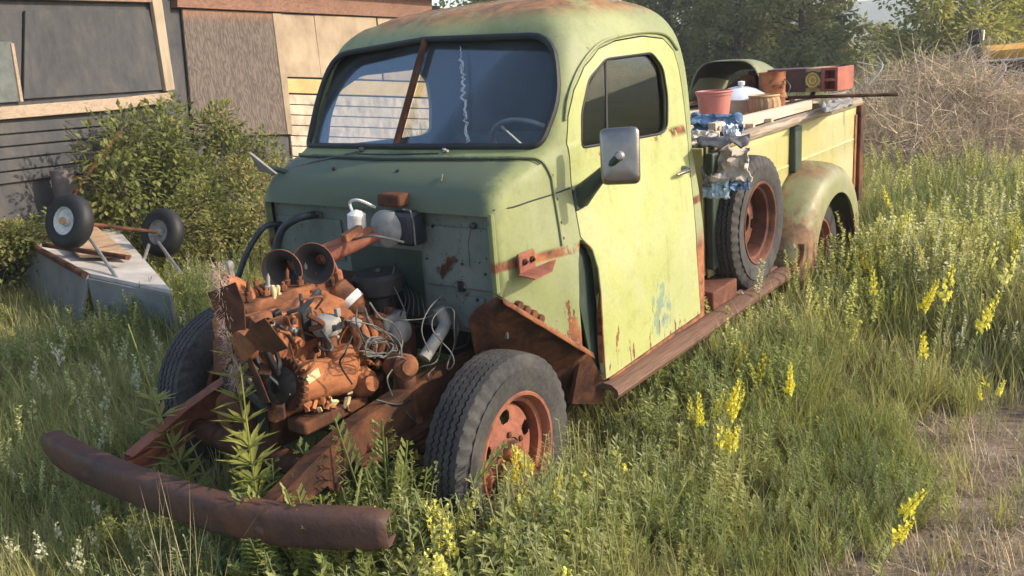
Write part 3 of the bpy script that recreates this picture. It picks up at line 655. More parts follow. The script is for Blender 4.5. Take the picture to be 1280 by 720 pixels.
# smaller pipes, rods, brackets and hoses crowding the engine
rs = random.Random(23)
for i in range(20):
    px, py = rs.uniform(340, 500), rs.uniform(385, 450); yy = rs.uniform(.20, .33); a = AY(px, py, yy); d = np.array([rs.uniform(-.12, .12), rs.uniform(-.02, .05), rs.uniform(-.14, .10)]); q = a+d*.5+np.array([rs.uniform(-.04, .04), rs.uniform(.0, .05), rs.uniform(-.04, .04)])
    EB().tube(spline([a, q, a+d], 5), rs.choice((.004, .005, .007, .010)), 7).build('engine_pipe', M[rs.choice(('black', 'rust_d', 'rust_d', 'rust', 'rust', 'grey', 'hose'))])
for i in range(34):
    px, py = rs.uniform(325, 505), rs.uniform(390, 515); p = AY(px, py, rs.uniform(.19, .29)); s_ = rs.uniform(.012, .034)
    rough_(EB().box(p, (s_*rs.uniform(.8, 2), s_*rs.uniform(.5, 1.2), s_*rs.uniform(.6, 1.8)), (rs.uniform(-.5, .5), rs.uniform(-.5, .5), rs.uniform(-.8, .8))), .004, 30).build('engine_bracket', M[rs.choice(('rust_d', 'rust_d', 'rust', 'rust_o', 'black', 'grey'))], bevel=.003)
for i in range(22):
    px, py = rs.uniform(335, 480), rs.uniform(395, 500); p = AY(px, py, .215); EB().lathe(p, (0, 1, rs.uniform(-.2, .2)), [(-.01, .011), (.012, .011), (.013, .006), (.024, .006), (.025, 0)], 6).build('block_bolt', M[rs.choice(('rust_d', 'rust', 'steel'))])
for i in range(8):
    a = AX(rs.uniform(290, 330), rs.uniform(400, 450), .62); EB().tube(spline([a, a+np.array([.03, rs.uniform(-.06, .06), -.08]), a+np.array([-.02, rs.uniform(-.1, .1), -.2])], 5), rs.choice((.006, .012, .018)), 8).build('front_hose', M[rs.choice(('black', 'hose', 'rust_d'))])
# ------------------------------------------------------------------ steering box, wiring and loose cables
p0, p1 = AY(503, 458, .40), AY(523, 545, .42)
sb = rough_(MB().tube([p0, p0*.7+p1*.3, p0*.4+p1*.6, p1], [.042, .036, .030, .03], 12).lathe(p0, (.3, 1, .2), [(-.06, .05), (.03, .05), (.05, .03), (.06, .03), (.062, 0)], 14), .005, 20)
sb.build('steering_box', M['rust'], truck)
MB().tube(spline([AY(548, 385, .40), AY(556, 405, .42), AY(540, 432, .44), AY(530, 448, .44)], 6), .024, 10).build('steering_column', M['grey'], truck)
def cable(pts, r=.0045, m_='wire', n=6, nm='loose_cable'): return MB().tube(spline(pts, n), r*.66, 6).build(nm, M[m_], truck)
lc = AY(560, 423, .50); cable([lc+np.array([.02*math.sin(3*t)+.055*math.cos(t)*.6, .03*math.sin(2*t), 0])+np.array([-.10*math.cos(t)*.7, 0, .115*math.sin(t)]) for t in np.linspace(.3, 2*math.pi+.9, 18)], .0042, 'wirelt', 4)
cable([AX(572, 350, FX+.03), AY(560, 362, .42), AY(537, 385, .48), AY(527, 412, .5), AY(536, 440, .5)], .0038, 'wirelt')
rs = random.Random(11)
hub = np.array([473, 432])
for i in range(6):                                                    # coiled bundle
    a_ = rs.uniform(14, 24); b_ = rs.uniform(7, 12); ph = rs.uniform(0, 6)
    cable([AY(hub[0]+a_*math.cos(t+ph)+rs.uniform(-3, 3), hub[1]+3+b_*math.sin(t+ph)+rs.uniform(-3, 3), .40+.02*math.sin(t)+i*.006) for t in np.linspace(0, 5.6, 11)], rs.uniform(.003, .0048), 'wire' if i % 2 else 'wirelt', 4)
for path, r, m_ in (
    ([(456, 385), (461, 400), (468, 410), (488, 418), (500, 430), (502, 446)], .006, 'wire'),
    ([(462, 378), (475, 396), (492, 405), (503, 425), (498, 445)], .005, 'wirelt'),
    ([(446, 386), (446, 405), (456, 430), (458, 445)], .005, 'wire'),
    ([(432, 400), (470, 408), (490, 425), (495, 440)], .004, 'wirelt'),
    ([(484, 448), (500, 446), (510, 452), (518, 470), (522, 488)], .005, 'wirelt'),
    ([(490, 462), (484, 475), (492, 498), (500, 512), (503, 540), (503, 562)], .0045, 'wirelt'),
    ([(500, 505), (515, 523), (527, 532)], .004, 'wire'),
    ([(552, 430), (545, 452), (528, 458), (521, 462)], .004, 'wirelt'),
    ([(545, 458), (535, 470), (542, 486), (544, 497)], .004, 'wirelt'),
    ([(568, 432), (572, 412), (570, 396), (563, 384)], .010, 'wire'),
    ([(576, 395), (586, 415), (583, 430), (566, 437)], .004, 'wire'),
    ([(497, 400), (510, 400), (530, 398), (545, 392)], .0035, 'wire'),
    ([(470, 500), (500, 505), (530, 490), (550, 470)], .007, 'black'),
    ([(440, 420), (432, 440), (425, 455), (440, 480)], .005, 'black')):
    cable([AY(px, py, .42+.03*math.sin(i*1.7)) for i, (px, py) in enumerate(path)], r, m_)
for i in range(5):
    cable([AX(494+i*4, 330+i*8, FX+.05), AX(500+i*6, 352+i*4, FX+.10), AX(507+i*5, 375, FX+.16), AX(500+i*8, 395, FX+.2)], .005, 'black')
cable([AX(493, 334, .0), AX(490, 352, .02), AX(498, 370, .05), AX(506, 388, .08)], .004, 'wire')

# ------------------------------------------------------------------ chassis
def channel(path, h, w, name, mat, open_y, par=truck):
    """C-section swept along path in the xz plane"""
    b = MB(); sec = [(0, h/2), (w, h/2), (w, h/2-.006), (.006, h/2-.006), (.006, -h/2+.006), (w, -h/2+.006), (w, -h/2), (0, -h/2)]
    P = [[(x, y+open_y*sy, z+sz*(hs)) for sy, sz in sec] for x, y, z, hs in path]
    b.grid(P, loop=True); n_ = len(sec); b.f += [tuple(range(n_)), tuple(range((len(P)-1)*n_, len(P)*n_))]; b.mi += [0, 0]
    return rough_(b, .002, 14).build(name, mat, par, smooth=False)
for sy, nm in ((1, 1), (-1, -1)):
    yy = .44 if sy > 0 else -.40
    pth = [(x, yy+dy, z, hs) for x, dy, z, hs in ((.86, 0, .43, .55), (.78, 0, .45, .7), (.62, 0, .50, .85), (.45, 0, .535, 1), (.25, 0, .555, 1.05), (.0, 0, .57, 1.1), (-.5, 0, .55, 1.2), (-1.8, 0, .53, 1.2), (-2.8, 0, .55, 1.1), (-3.3, 0, .62, 1), (-4.45, 0, .58, .9))]
    channel(pth, .14, .06, 'frame_rail', M['rust_d'] if sy > 0 else M['rust_rim'], -sy)
MB().tube([(.56, -.42, .44), (.56, .44, .44)], .045, 10).build('crossmember', M['rust_d'], truck)
MB().tube([(.12, -.74, .36), (.06, -.4, .30), (.0, .0, .28), (0, .4, .30), (0, .66, .36)], [.04, .045, .045, .045, .04], 10).build('front_axle', M['rust_d'], truck)
MB().tube([(-3.28, -.66, .37), (-3.28, .66, .37)], .05, 10).lathe((-3.28, 0, .37), (1, 0, 0), [(-.14, .05), (-.06, .16), (.06, .16), (.14, .05)], 16).build('rear_axle', M['rust_d'], truck)
for yy in (-.42, .47):
    MB().box((.05, yy, .47), (.9, .05, .03)).box((.05, yy, .435), (.6, .05, .02)).box((.05, yy, .41), (.35, .05, .02)).build('leaf_spring', M['rust_d'], truck, bevel=.004)
MB().tube([(.35, .5, .42), (.05, .66, .34)], .014, 8).build('tie_rod', M['rust_d'], truck)
# left-over wheel-arch sheet under the cowl edge
e0, e1, e2 = AY(597, 384, .60), AY(622, 371, .70), AY(736, 440, .775)
def arch_sheet():
    b = MB(); top = spline([AY(586, 400, .56), e0, e1], 4)[:-1]+[e1+(e2-e1)*t for t in np.linspace(0, 1, 9)]
    P = []
    for i, p in enumerate(top):
        p = np.array(p); P.append([p+np.array([-.02*k, -(.10 if i > 7 else .03)*k/4*1.6, -.30*k/4-.02*math.sin(i)*(k > 3)]) for k in range(5)])
    b.grid(P); return rough_(b, .006, 9).build('splash_apron', M['rust_d'], truck, solid=.004)
arch_sheet()
fl = MB(); P = []
for t in np.linspace(0, 1, 16):
    p = e1+(e2-e1)*t; j = .012*mnoise.noise(Vector((t*14, 0, 3)))
    P.append([p+np.array([0, -.02, .012]), p+np.array([.0, .018+j, .0]), p+np.array([.005, .03+j, -.022])])
fl.grid(P); fl.build('fender_flange', M['rust'], truck, solid=.004)
for i in range(7):                                                    # torn scallops of rust along the flange
    t = .22+.075*i; p = e1+(e2-e1)*t+np.array([0, .0, .012])
    if i in (0, 1, 2, 3): MB().lathe(p+np.array([0, -.012, .004]), (0, 1, 0), [(0, .02), (.02, .018), (.022, 0)], 9).build('rust_hole', M['rust_d'], truck)
vp = MB(); q = [AY(726, 445, .74), AY(736, 440, .77), AY(757, 480, .79), AY(751, 505, .80), AY(715, 505, .70)]
vp.slab(q, (0, -1, 0), .02); vp.build('kick_panel', M['rust_d'], truck)
# bracket left on the cowl side
p = AY(672, 328, .745); sy_ = surf_y(p[0], p[2])
bkt = empty('fender_bracket', (p[0], sy_, p[2])); bkt.parent = truck
MB().box((.03, .006, .008), (.10, .012, .075)).build('bracket_plate', M['rust_rim'], bkt, bevel=.004)
MB().slab([(.09, .01, -.032), (-.13, .03, -.02), (-.02, .085, -.036), (.075, .075, -.045)], (0, 0, 1), .005).build('bracket_ledge', M['rust_rim'], bkt)
for dx in (.05, .005): MB().lathe((dx, .012, .012), (0, 1, 0), [(0, .012), (.008, .012), (.009, .006), (.016, .006), (.017, 0)], 6).build('bolt', M['rust_d'], bkt)
# running board
rb = MB(); P = []
for x in np.linspace(-.565, -2.75, 40):
    s_ = .006*mnoise.noise(Vector((x*5, 1, 0)))
    P.append([(x, .64, .445), (x, .70, .447+s_), (x, .705, .438), (x, .725, .438), (x, .73, .447+s_), (x, .765, .447+s_), (x, .77, .438), (x, .79, .438), (x, .795, .446+s_), (x, .835, .443+s_), (x, .862, .425+s_), (x, .868, .405), (x, .858, .385+s_), (x, .845, .385), (x, .848, .41), (x, .83, .42), (x, .64, .425)])
rb.grid(P, loop=True); n_ = len(P[0]); rb.f += [tuple(range(n_)), tuple(range(39*n_, 40*n_))]; rb.mi += [0, 0]
rbm = wood_mat('running_board_rust', (.075, .040, .027), (.165, .092, .062), 0, 5, 1.8)
rb.build('running_board', rbm, truck, ang=30)
MB().box((-1.80, .70, .49), (.30, .18, .10)).build('step_box', M['rust_red'], truck, bevel=.008)

# ------------------------------------------------------------------ wheels
def tyre_mesh(r, wd, rim_r, zig=True, seed=0):
    """tyre around the y axis, outer face at +y; zigzag grooves and shoulder lugs are cut in the profile"""
    h = wd/2; NA = 168; prof = []
    prof += [(-h*.72, rim_r-.012, 0), (-h*.86, rim_r+.01, 0), (-h*.98, rim_r+.05, 0), (-h, (r+rim_r)/2+.01, 0), (-h*.95, r-.05, 0), (-h*.86, r-.018, 4), (-h*.78, r-.006, 4)]
    ys = np.linspace(-h*.70, h*.70, 5); g = .0045
    top = lambda y: r-.010*(y/h)**2
    prof.append((-h*.72, top(h*.72), 0))
    for i, y in enumerate([-h*.44, -h*.15, h*.15, h*.44]):
        prof += [(y-g, top(y), 2), (y-g*.6, top(y)-.011, 3), (y+g*.6, top(y)-.011, 3), (y+g, top(y), 2)]
    prof.append((h*.72, top(h*.72), 0))
    prof += [(h*.78, r-.006, 4), (h*.86, r-.018, 4), (h*.95, r-.05, 4), (h*.985, r-.062, 0), (h, (r+rim_r)/2+.02, 0), (h*1.0, (r+rim_r)/2+.004, 0), (h*.985, (r+rim_r)/2-.004, 0), (h*.96, rim_r+.045, 0), (h*.90, rim_r+.016, 0), (h*.84, rim_r+.006, 0), (h*.72, rim_r-.012, 0)]
    P = []
    for k in range(NA):
        t = 2*math.pi*k/NA; zg = .0042*(1 if k % 2 else -1) if zig else 0; lug = (k//2) % 2; row = []
        for y, rr, fl_ in prof:
            if fl_ in (2, 3): y = y+zg
            if fl_ == 4 and lug: rr = rr-.015
            row.append((rr*math.cos(t), y, rr*math.sin(t)))
        P.append(row)
    P.append(P[0]); b = MB(); b.grid(P); return b
def rim_mesh(rr, wd, dish, holes=True):
    """steel disc wheel: flange, barrel, dished disc; dish > 0 sinks the disc from the outer face"""
    h = wd/2; y0 = h*.80
    b = MB().lathe((0, 0, 0), (0, 1, 0), [(y0+.006, rr), (y0+.012, rr-.004), (y0+.010, rr-.014), (y0-.002, rr-.022), (y0-.022, rr-.028), (y0-.03, rr-.042), (-h*.3, rr-.05), (-h*.75, rr-.035), (-h*.8, rr-.01)], 48); b.f = b.f[:-2]; b.mi = b.mi[:-2]
    yd = y0-dish; r1 = rr-.046; r0 = .055; NA = 120; RR = [r1, r1-.012, r1-.028, r1-.036, r1-.044, r1-.052, r1-.060, r1-.068, r1-.076, .078, r0]; YY = [yd-.05, yd-.018, yd-.004, yd-.003, yd-.002, yd-.001, yd, yd, yd, yd+.012, yd+.016]
    for k in range(NA):
        for i in range(10):
            tm = (k+.5)/NA*5 % 1
            if holes and 2 <= i <= 7 and ((tm-.5)/.17)**2+((i-4.5)/3.3)**2 < 1: continue
            q = []
            for kk, ii in ((k, i), (k, i+1), (k+1, i+1), (k+1, i)):
                t = 2*math.pi*kk/NA; q.append((RR[ii]*math.cos(t), YY[ii], RR[ii]*math.sin(t)))
            b.add(q, [(0, 1, 2, 3)])
    return b
TY = tyre_mesh(.372, .185, .222).mesh('tyre', [M['tyre']], ang=28)
def wheel(loc, rz=0, rx=0, ry=0, flip=False, dish=.03, name='wheel', dark=False, hubcap=True, par=truck):
    e = empty(name, loc); e.rotation_euler = (rx, 0, rz + (math.pi if flip else 0)); e.parent = par
    t = bpy.data.objects.new('tyre', TY); col.objects.link(t); t.parent = e; t.rotation_euler = (0, ry, 0)
    rm = rim_mesh(.232, .185, dish).build('rim', M['rust_red'] if dark else M['rust_rim'], e, ang=35)
    rm.rotation_euler = (0, ry, 0)
    yd = .185*.4-dish
    if hubcap:
        MB().lathe((0, yd, 0), (0, 1, 0), [(-.10, .12), (-.02, .06), (0, .052), (.03, .045), (.045, .036), (.05, .03), (.046, 0)], 20).build('hub', M['rust_o'] if not dark else M['rust_d'], e)
        for i in range(5):
            a = 2*math.pi*(i+.2)/5; MB().lathe((.07*math.cos(a), yd+.008, .07*math.sin(a)), (0, 1, 0), [(0, .011), (.014, .011), (.016, .005), (.022, 0)], 6).build('lug_nut', M['rust_d'], e)
    else:
        MB().lathe((0, yd-.02, 0), (0, 1, 0), [(0, .056), (.012, .06), (.036, .058), (.036, .05), (0, .05)], 24, close=True).build('hub_hole', M['rust_d'], e)
    return e
wf = wheel((0, .694, .37), rz=.064, dish=.045, ry=.3); wf['label'] = 'front wheel on the driver side with rusty rim'
wr_ = wheel((.10, -.80, .40), rz=.06, flip=True); wr_['label'] = 'front wheel on the passenger side, half hidden'
wheel((-3.27, .715, .37), dish=.05, ry=.7)['label'] = 'rear wheel under the driver side fender'
wheel((-3.27, -.70, .37), flip=True)
sp = wheel((-2.24, .722, .78), dish=.095, ry=1.0, name='spare_wheel', dark=True, hubcap=False); sp['label'] = 'spare wheel mounted between cab and rear fender'

# ------------------------------------------------------------------ bumper
bp = [AZp(px, py, .50) for px, py in ((55, 537), (72, 551), (120, 574), (180, 597), (262, 622), (340, 636), (410, 641), (483, 643))]
bp = spline(bp, 5); b = MB(); P = []
for i, p in enumerate(bp):
    t = np.array(bp[min(i+1, len(bp)-1)])-np.array(bp[max(i-1, 0)]); t /= np.linalg.norm(t); n_ = np.cross([0, 0, 1], t)
    if n_[0] < 0: n_ = -n_
    e_ = min(i, len(bp)-1-i); sc = min(1, .72+.14*e_)
    P.append([np.array(p)+n_*a+np.array([0, 0, -.062+zz*sc*.80]) for a, zz in ((-.055, .060), (-.05, .070), (-.015, .074), (.002, .072), (.010, .062), (.015, .035), (.016, 0), (.015, -.04), (.010, -.066), (.002, -.077), (-.015, -.079), (-.05, -.074), (-.055, -.062))])
b.grid(P); rough_(b, .003, 5); rough_(b, .0012, 25)
bo = b.build('front_bumper', M['rust_b'], truck, solid=.006, ang=50); bo['label'] = 'long curved brown front bumper knocked askew'
for sy, px in ((1, .44), (-1, -.40)):
    MB().box((.80, px, .44), (.12, .05, .012), (0, .1, 0)).build('bumper_bracket', M['rust_o'] if sy < 0 else M['rust'], truck)

for i in (9, 24):
    p = np.array(bp[i]); MB().lathe(p+np.array([.012, 0, -.075]), (1, .12, 0), [(0, .020), (.008, .019), (.014, .010), (.015, 0)], 12).build('bumper_bolt', M['rust_b'], truck)
# ------------------------------------------------------------------ cargo bed
BY, BZ = .665, 1.245
def bed_x(px, py): return AY(px, py, BY)[0]
XF, XE = -1.86, -4.50
for sy in (1, -1):
    b = MB(); P = []
    for x in np.linspace(XF, XE, 30):
        w_ = .008*mnoise.noise(Vector((x*2.2, sy*3, 0)))
        P.append([(x, sy*(BY+w_), z) for z in (.55, .70, .86, .965)]+[(x, sy*(BY+w_+.004), .975), (x, sy*(BY+w_-.002), .985)]+[(x, sy*(BY+w_), z) for z in (1.08, 1.16, BZ)])
    b.grid(P); b.build('bed_side', M['bed'], truck, solid=.008, ang=25)
    r_ = MB(); P = []
    for x in np.linspace(XF-.02, XE, 26):
        j = .010*mnoise.noise(Vector((x*6, sy, 2)))
        P.append([(x, sy*(BY-.07), BZ+.012), (x, sy*(BY-.02), BZ+.024), (x, sy*(BY+.02), BZ+.018+j), (x, sy*(BY+.035+j), BZ-.004), (x, sy*(BY+.028), BZ-.022), (x, sy*(BY+.004), BZ-.02)])
    r_.grid(P); r_.build('bed_rail', wood_mat('rail_weathered', (.17, .13, .09), (.34, .27, .20), 0, 4) if sy > 0 else M['rust'], truck, solid=.006)
    for xs_ in ((bed_x(990, 180), .12, 'dgreen', .93), (XE+.02, .10, 'rust_d', .50), (XF-.03, .10, 'dgreen', .6)):
        MB().box((xs_[0], sy*(BY+.022), (BZ-.03+xs_[3])/2), (xs_[1], .045, BZ-.03-xs_[3])).build('stake_pocket', M[xs_[2]], truck, bevel=.010)
MB().box((XE, 0, .90), (.03, 1.30, .68)).build('tailgate', M['bed'], truck, bevel=.006)
MB().box((XF, 0, .90), (.03, 1.30, .68)).build('bed_front_panel', M['bed'], truck, bevel=.006)
for i in range(9):
    MB().box(((XF+XE)/2, -.58+i*.145, .70), (abs(XE-XF)-.05, .138, .03)).build('bed_floor_plank', M['dark'], truck)
MB().box((XE+.09, BY+.012, .88), (.05, .012, .55)).build('rust_strip', M['rust_o'], truck, bevel=.004)
# rear fender (driver side): pontoon round the wheel
def fender(sy):
    b = MB(); P = []; xc = -3.27
    th = np.linspace(R(-8), R(188), 40)
    for t in th:
        c_, s_ = math.cos(t), math.sin(t)
        fwd = max(0, c_)
        ro = .585+.10*fwd**2; ro_z = .60
        ox, oz = xc+ro*c_, .37+ro_z*max(s_, -.2)*(1 if s_ > 0 else 1)
        ri = .405
        ix, iz = xc+ri*c_, .37+ri*s_
        row = []
        for k, (f, y) in enumerate([(0, .655), (0.0, .70), (.02, .76), (.07, .82), (.17, .868), (.33, .895), (.6, .905), (.85, .905), (1.0, .905), (1.0, .893), (.93, .885)]):
            row.append((ox+(ix-ox)*f, sy*y, oz+(iz-oz)*f))
        P.append(row)
    b.grid(P); f_ = b.build('rear_fender', M['fender'], truck, solid=.004, ang=60)
    return f_
fender(1)['label'] = 'rounded olive rear fender with rust staining'
fender(-1)
b = MB(); P = []                                                      # lower sweep from fender to running board
for t in np.linspace(0, 1, 10):
    x = -2.66-.02*t; P.append([(x+.10*(1-t)**2, y, .43+.14*t*t) for y in (.66, .74, .82, .88, .90)])
b.grid(P); b.build('fender_toe', M['rust'], truck, solid=.005)
MB().box((-2.24, .62, .62), (.10, .10, .34)).build('spare_mount', M['rust_d'], truck, bevel=.01)
# ------------------------------------------------------------------ things lying in the truck bed
def mat_c(name, c, rough=.7, **k): return plain(name, c, rough, **k)
C_pink = mat_c('pink_plastic', (.42, .15, .125), .5, var=.12); C_denim = mat_c('denim', (.12, .19, .30), .9, var=.45, sc=18)
C_cloth = mat_c('pale_cloth', (.52, .44, .36), .9, var=.2, sc=9); C_lblue = mat_c('light_blue_cloth', (.36, .46, .52), .9, var=.25)
C_enamel = mat_c('white_enamel', (.60, .62, .63), .3, var=.12); C_cream = mat_c('cream_enamel', (.55, .46, .32), .4, var=.15)
C_plank = wood_mat('pale_plank', (.40, .30, .22), (.58, .46, .36), 0, 4); C_tarp = mat_c('dark_tarp', (.06, .055, .055), .6, var=.35)
C_olive = paint_mat('olive_shell_paint', (.13, .14, .07), (.20, .20, .10), .66, .74, .5)
C_red = mat_c('red_oxide_steel', (.30, .085, .055), .6, var=.3); C_brown = mat_c('brown_box_steel', (.10, .035, .028), .55, var=.3)
C_tan = mat_c('tan_label', (.42, .25, .10), .7); C_yel = mat_c('yellow_mark', (.62, .44, .10), .7); C_gtarp = mat_c('grey_sheet', (.20, .185, .17), .85, var=.3)
ZB = 1.285                                    # top of the load of boards
def one(name, mb, mat, label, cat, group=None, **k): return tag(mb.build(name, mat, None, **k), label, cat, group)
# boards that carry the load
for i in range(5):
    y = -.52+i*.215
    one('load_board', MB().box((-3.1+.05*math.sin(i*4), y, ZB-.014), (2.5, .19, .022), (0, 0, .01*math.sin(i*7))), C_plank,
        ['grey board across the truck bed nearest its far side', 'second board from the far side of the truck bed', 'board along the middle of the truck bed load', 'board under the rusty can in the truck bed', 'board under the pink bucket beside the pale plank'][i], 'board', 'boards carrying the load in the truck bed', bevel=.003)
a, b_ = AZp(925, 163, 1.30), AZp(1025, 137, 1.30); a = np.array((-2.12, .60, 1.305)); b_ = np.array((-3.62, .615, 1.30))
one('plank', MB().slab([a+[0, 0, -.035], b_+[0, 0, -.03], b_+[0, 0, .03], a+[0, 0, .035]], (0, -1, .0), .045), C_plank, 'pale plank on edge along the near rail of the truck bed', 'plank', bevel=.003)
for i in range(3):
    p = np.array((-2.25-.28*i, .625, 1.268)); one('batten', MB().box(p, (.03, .05, .05)), C_plank, ['short batten under the pale plank closest to the cab', 'short batten under the middle of the pale plank', 'short batten under the pale plank, third from the cab'][i], 'batten', 'battens under the plank')
# pink bucket
p = AX(893, 152, -2.85); bt = tag(empty('bucket', (p[0], p[1], ZB)), 'pink plastic bucket behind the cab in the truck bed', 'bucket')
zt = AX(893, 118, -2.85)[2]-ZB; zt = max(zt, .18)
b = MB().lathe((0, 0, 0), (0, 0, 1), [(0, 0), (.0, .085), (zt*.85, .105), (zt*.86, .112), (zt*.94, .112), (zt, .112), (zt, .106), (.01, .08), (.01, 0)], 26); b.build('bucket_body', C_pink, bt)
MB().lathe((0, 0, zt*.93), (0, 0, 1), [(0, .113), (.006, .119), (.014, .113)], 26, close=True).build('rim_band', C_pink, bt)
# rusty can with wire handle
p = AX(965, 133, -3.45); ct = tag(empty('paint_can', (p[0], p[1], ZB)), 'tall rusty open can with wire handle in the truck bed', 'can')
hc = AX(962, 90, -3.45)[2]-ZB; rc = .085
MB().lathe((0, 0, 0), (0, 0, 1), [(0, 0), (0, rc), (.01, rc+.003), (.02, rc), (hc*.33, rc), (hc*.35, rc+.004), (hc*.37, rc), (hc*.66, rc), (hc*.68, rc+.004), (hc*.70, rc), (hc-.01, rc), (hc, rc+.005), (hc, rc-.004), (.01, rc-.006), (.01, 0)], 28).build('can_body', M['rust_o'], ct)
MB().tube(spline([(.0, rc, hc*.8), (.04, rc+.05, hc*.62), (.05, rc+.04, hc*.45)], 5), .004, 5).build('wire_handle', M['wire'], ct)
# enamel pot with lid, basket
p = AX(926, 134, -3.30); pt = tag(empty('cooking_pot', (p[0], p[1], ZB)), 'cream enamel pot under a white lid with a knob', 'pot')
MB().lathe((0, 0, 0), (0, 0, 1), [(0, 0), (0, .115), (.02, .13), (.10, .135), (.105, .14), (.11, .135), (.02, .12), (.01, 0)], 28).build('pot_body', C_cream, pt)
MB().lathe((0, 0, .108), (.10, .08, 1), [(0, .165), (.008, .168), (.02, .15), (.045, .10), (.06, .05), (.063, 0)], 28).build('lid', C_enamel, pt)
MB().lathe((.012, .008, .165), (.10, .08, 1), [(0, .012), (.015, .012), (.018, .022), (.04, .024), (.045, 0)], 12).build('knob', C_enamel, pt)
p = AX(955, 137, -3.15); bs = tag(empty('basket', (p[0], p[1], ZB)), 'small brown ribbed basket in front of the rusty can', 'basket')
b = MB(); P = []
for j in range(8):
    P.append([((.085+.012*math.sin(j/7*math.pi)+.006*(k % 2))*math.cos(2*math.pi*k/32), (.085+.012*math.sin(j/7*math.pi)+.006*(k % 2))*math.sin(2*math.pi*k/32), j/7*.11) for k in range(32)])
b.grid(P, loop=True); b.f.append(tuple(range(32))); b.mi.append(0); b.build('basket_body', wood_mat('wicker', (.22, .12, .06), (.42, .28, .16), 2, 6), bs, solid=.006)
MB().lathe((0, 0, .108), (0, 0, 1), [(0, .092), (.01, .099), (.018, .092), (.008, .084)], 32, close=True).build('rim_band', C_tan, bs)
# cloths
def cloth(px0, px1, py0, py1, xp, amp, name, mat, label, drape=0., n=16, seed=0, sq=1.0):
    a = AX(px0, py0, xp); b2 = AX(px1, py0, xp); c2 = AX(px0, py1, xp+.1); W = b2-a; H = c2-a; P = []
    for i in range(n):
        row = []
        for j in range(n):
            u, v = i/(n-1), j/(n-1); e = .045*mnoise.noise(Vector((u*3+seed, v*3, seed)))
            q = a+W*(u+e)+H*(v+e*.7)+np.array([amp*.5*mnoise.noise(Vector((u*4+seed, v*4, 1)))*2+amp*.5*abs(math.sin(u*7+v*3+seed)), 0, amp*.3*mnoise.noise(Vector((u*5, v*5+seed, 4)))])
            row.append(q)
        P.append(row)
    for i in range(n):
        for j in range(n): P[i][j] = P[i][j]+np.array([.030*abs(mnoise.noise(Vector((i*.55+seed, j*.55, 3)))), 0, .012*mnoise.noise(Vector((i*.8, j*.8, seed)))])
    return one(name, MB().grid(P), mat, label, 'cloth', solid=.004, ang=22)
cloth(866, 930, 142, 170, -2.30, .05, 'denim_cloth', C_denim, 'crumpled blue denim cloth below the pink bucket', seed=1)
cloth(905, 925, 155, 176, -2.2, .04, 'white_rag', C_enamel, 'pointed white rag hanging beside the blue denim', seed=4)
cloth(866, 900, 163, 182, -2.02, .03, 'pale_cloth', C_cloth, 'pale pink cloth folded flat right behind the cab', seed=8)
cloth(886, 938, 184, 226, -1.96, .05, 'paper_sheet', C_cloth, 'crumpled tan paper hanging over the spare tyre', seed=6)
cloth(906, 938, 214, 236, -1.93, .04, 'blue_rag', C_denim, 'ragged blue cloth lying on the spare tyre', seed=9)
cloth(880, 914, 216, 247, -1.89, .03, 'light_blue_cloth', C_lblue, 'light blue cloth hanging between cab and spare tyre', seed=12)
cloth(880, 892, 186, 232, -1.93, .03, 'grey_cloth', C_gtarp, 'grey cloth bundled against the cab beside the tan paper', seed=15)
# dark sheet on the front corner of the bed, grey sheet on the rear corner
def sheet(pp, name, mat, label, z, amp, seed):
    P = []
    q = [np.array(AZp(px, py, z)) for px, py in pp]; n = 14
    for i in range(n):
        row = []
        for j in range(n):
            u, v = i/(n-1), j/(n-1); c_ = (q[0]*(1-u)+q[1]*u)*(1-v)+(q[3]*(1-u)+q[2]*u)*v
            row.append(c_+np.array([0, 0, amp*mnoise.noise(Vector((u*4+seed, v*4, seed)))+amp*.5*mnoise.noise(Vector((u*9, v*9, seed)))]))
        P.append(row)
    return one(name, MB().grid(P), mat, label, 'sheet', solid=.008)
sheet([(870, 174), (938, 170), (935, 180), (878, 184)], 'dark_sheet', C_tarp, 'dark crumpled sheet over the front corner of the bed', 1.295, .03, 3)
sheet([(1024, 131), (1062, 122), (1068, 131), (1030, 141)], 'grey_sheet', C_gtarp, 'weathered grey sheet over the rear corner of the bed', 1.30, .035, 5)
# old body shell lying crosswise: arched sheet, open towards the cab
o0, o1 = AX(858, 120, -3.75), AX(958, 118, -3.85); mid = (o0+o1)/2; hw = np.linalg.norm(o1-o0)/2; ud = (o1-o0)/np.linalg.norm(o1-o0); ztop = AX(915, 76, -3.8)[2]
b = MB(); P = []
for d in np.linspace(0, 1, 8):
    P.append([mid+ud*hw*(-1+2*t)*(1-.15*d)+np.array([-.55*d, 0, 0])+np.array([0, 0, (ztop-ZB)*(1-abs(2*t-1)**5)*(1+.12*d-.35*d*d)-(mid[2]-ZB)]) for t in np.linspace(0, 1, 22)])
b.grid(P); shell_pts = P; sh_ = one('body_shell', b, C_olive, 'old olive arched sheet metal shell, dark inside, across the bed', 'car part', solid=.006)
MB().grid([[q*np.array([1, 1, 1])-np.array([.01, 0, .012]) for q in row] for row in shell_pts]).build('shell_inner_shade', M['dark'], sh_)  # dark inner sheet that paints in the shade of the cavity
MB().slab([mid+ud*hw*-.55+[-.2, 0, -.02], mid+ud*hw*.5+[-.22, 0, -.02], mid+ud*hw*.45+[-.24, 0, .12], mid+ud*hw*.15+[-.23, 0, .13]], (1, 0, 0), .02).build('inner_brace', M['rust'], sh_)
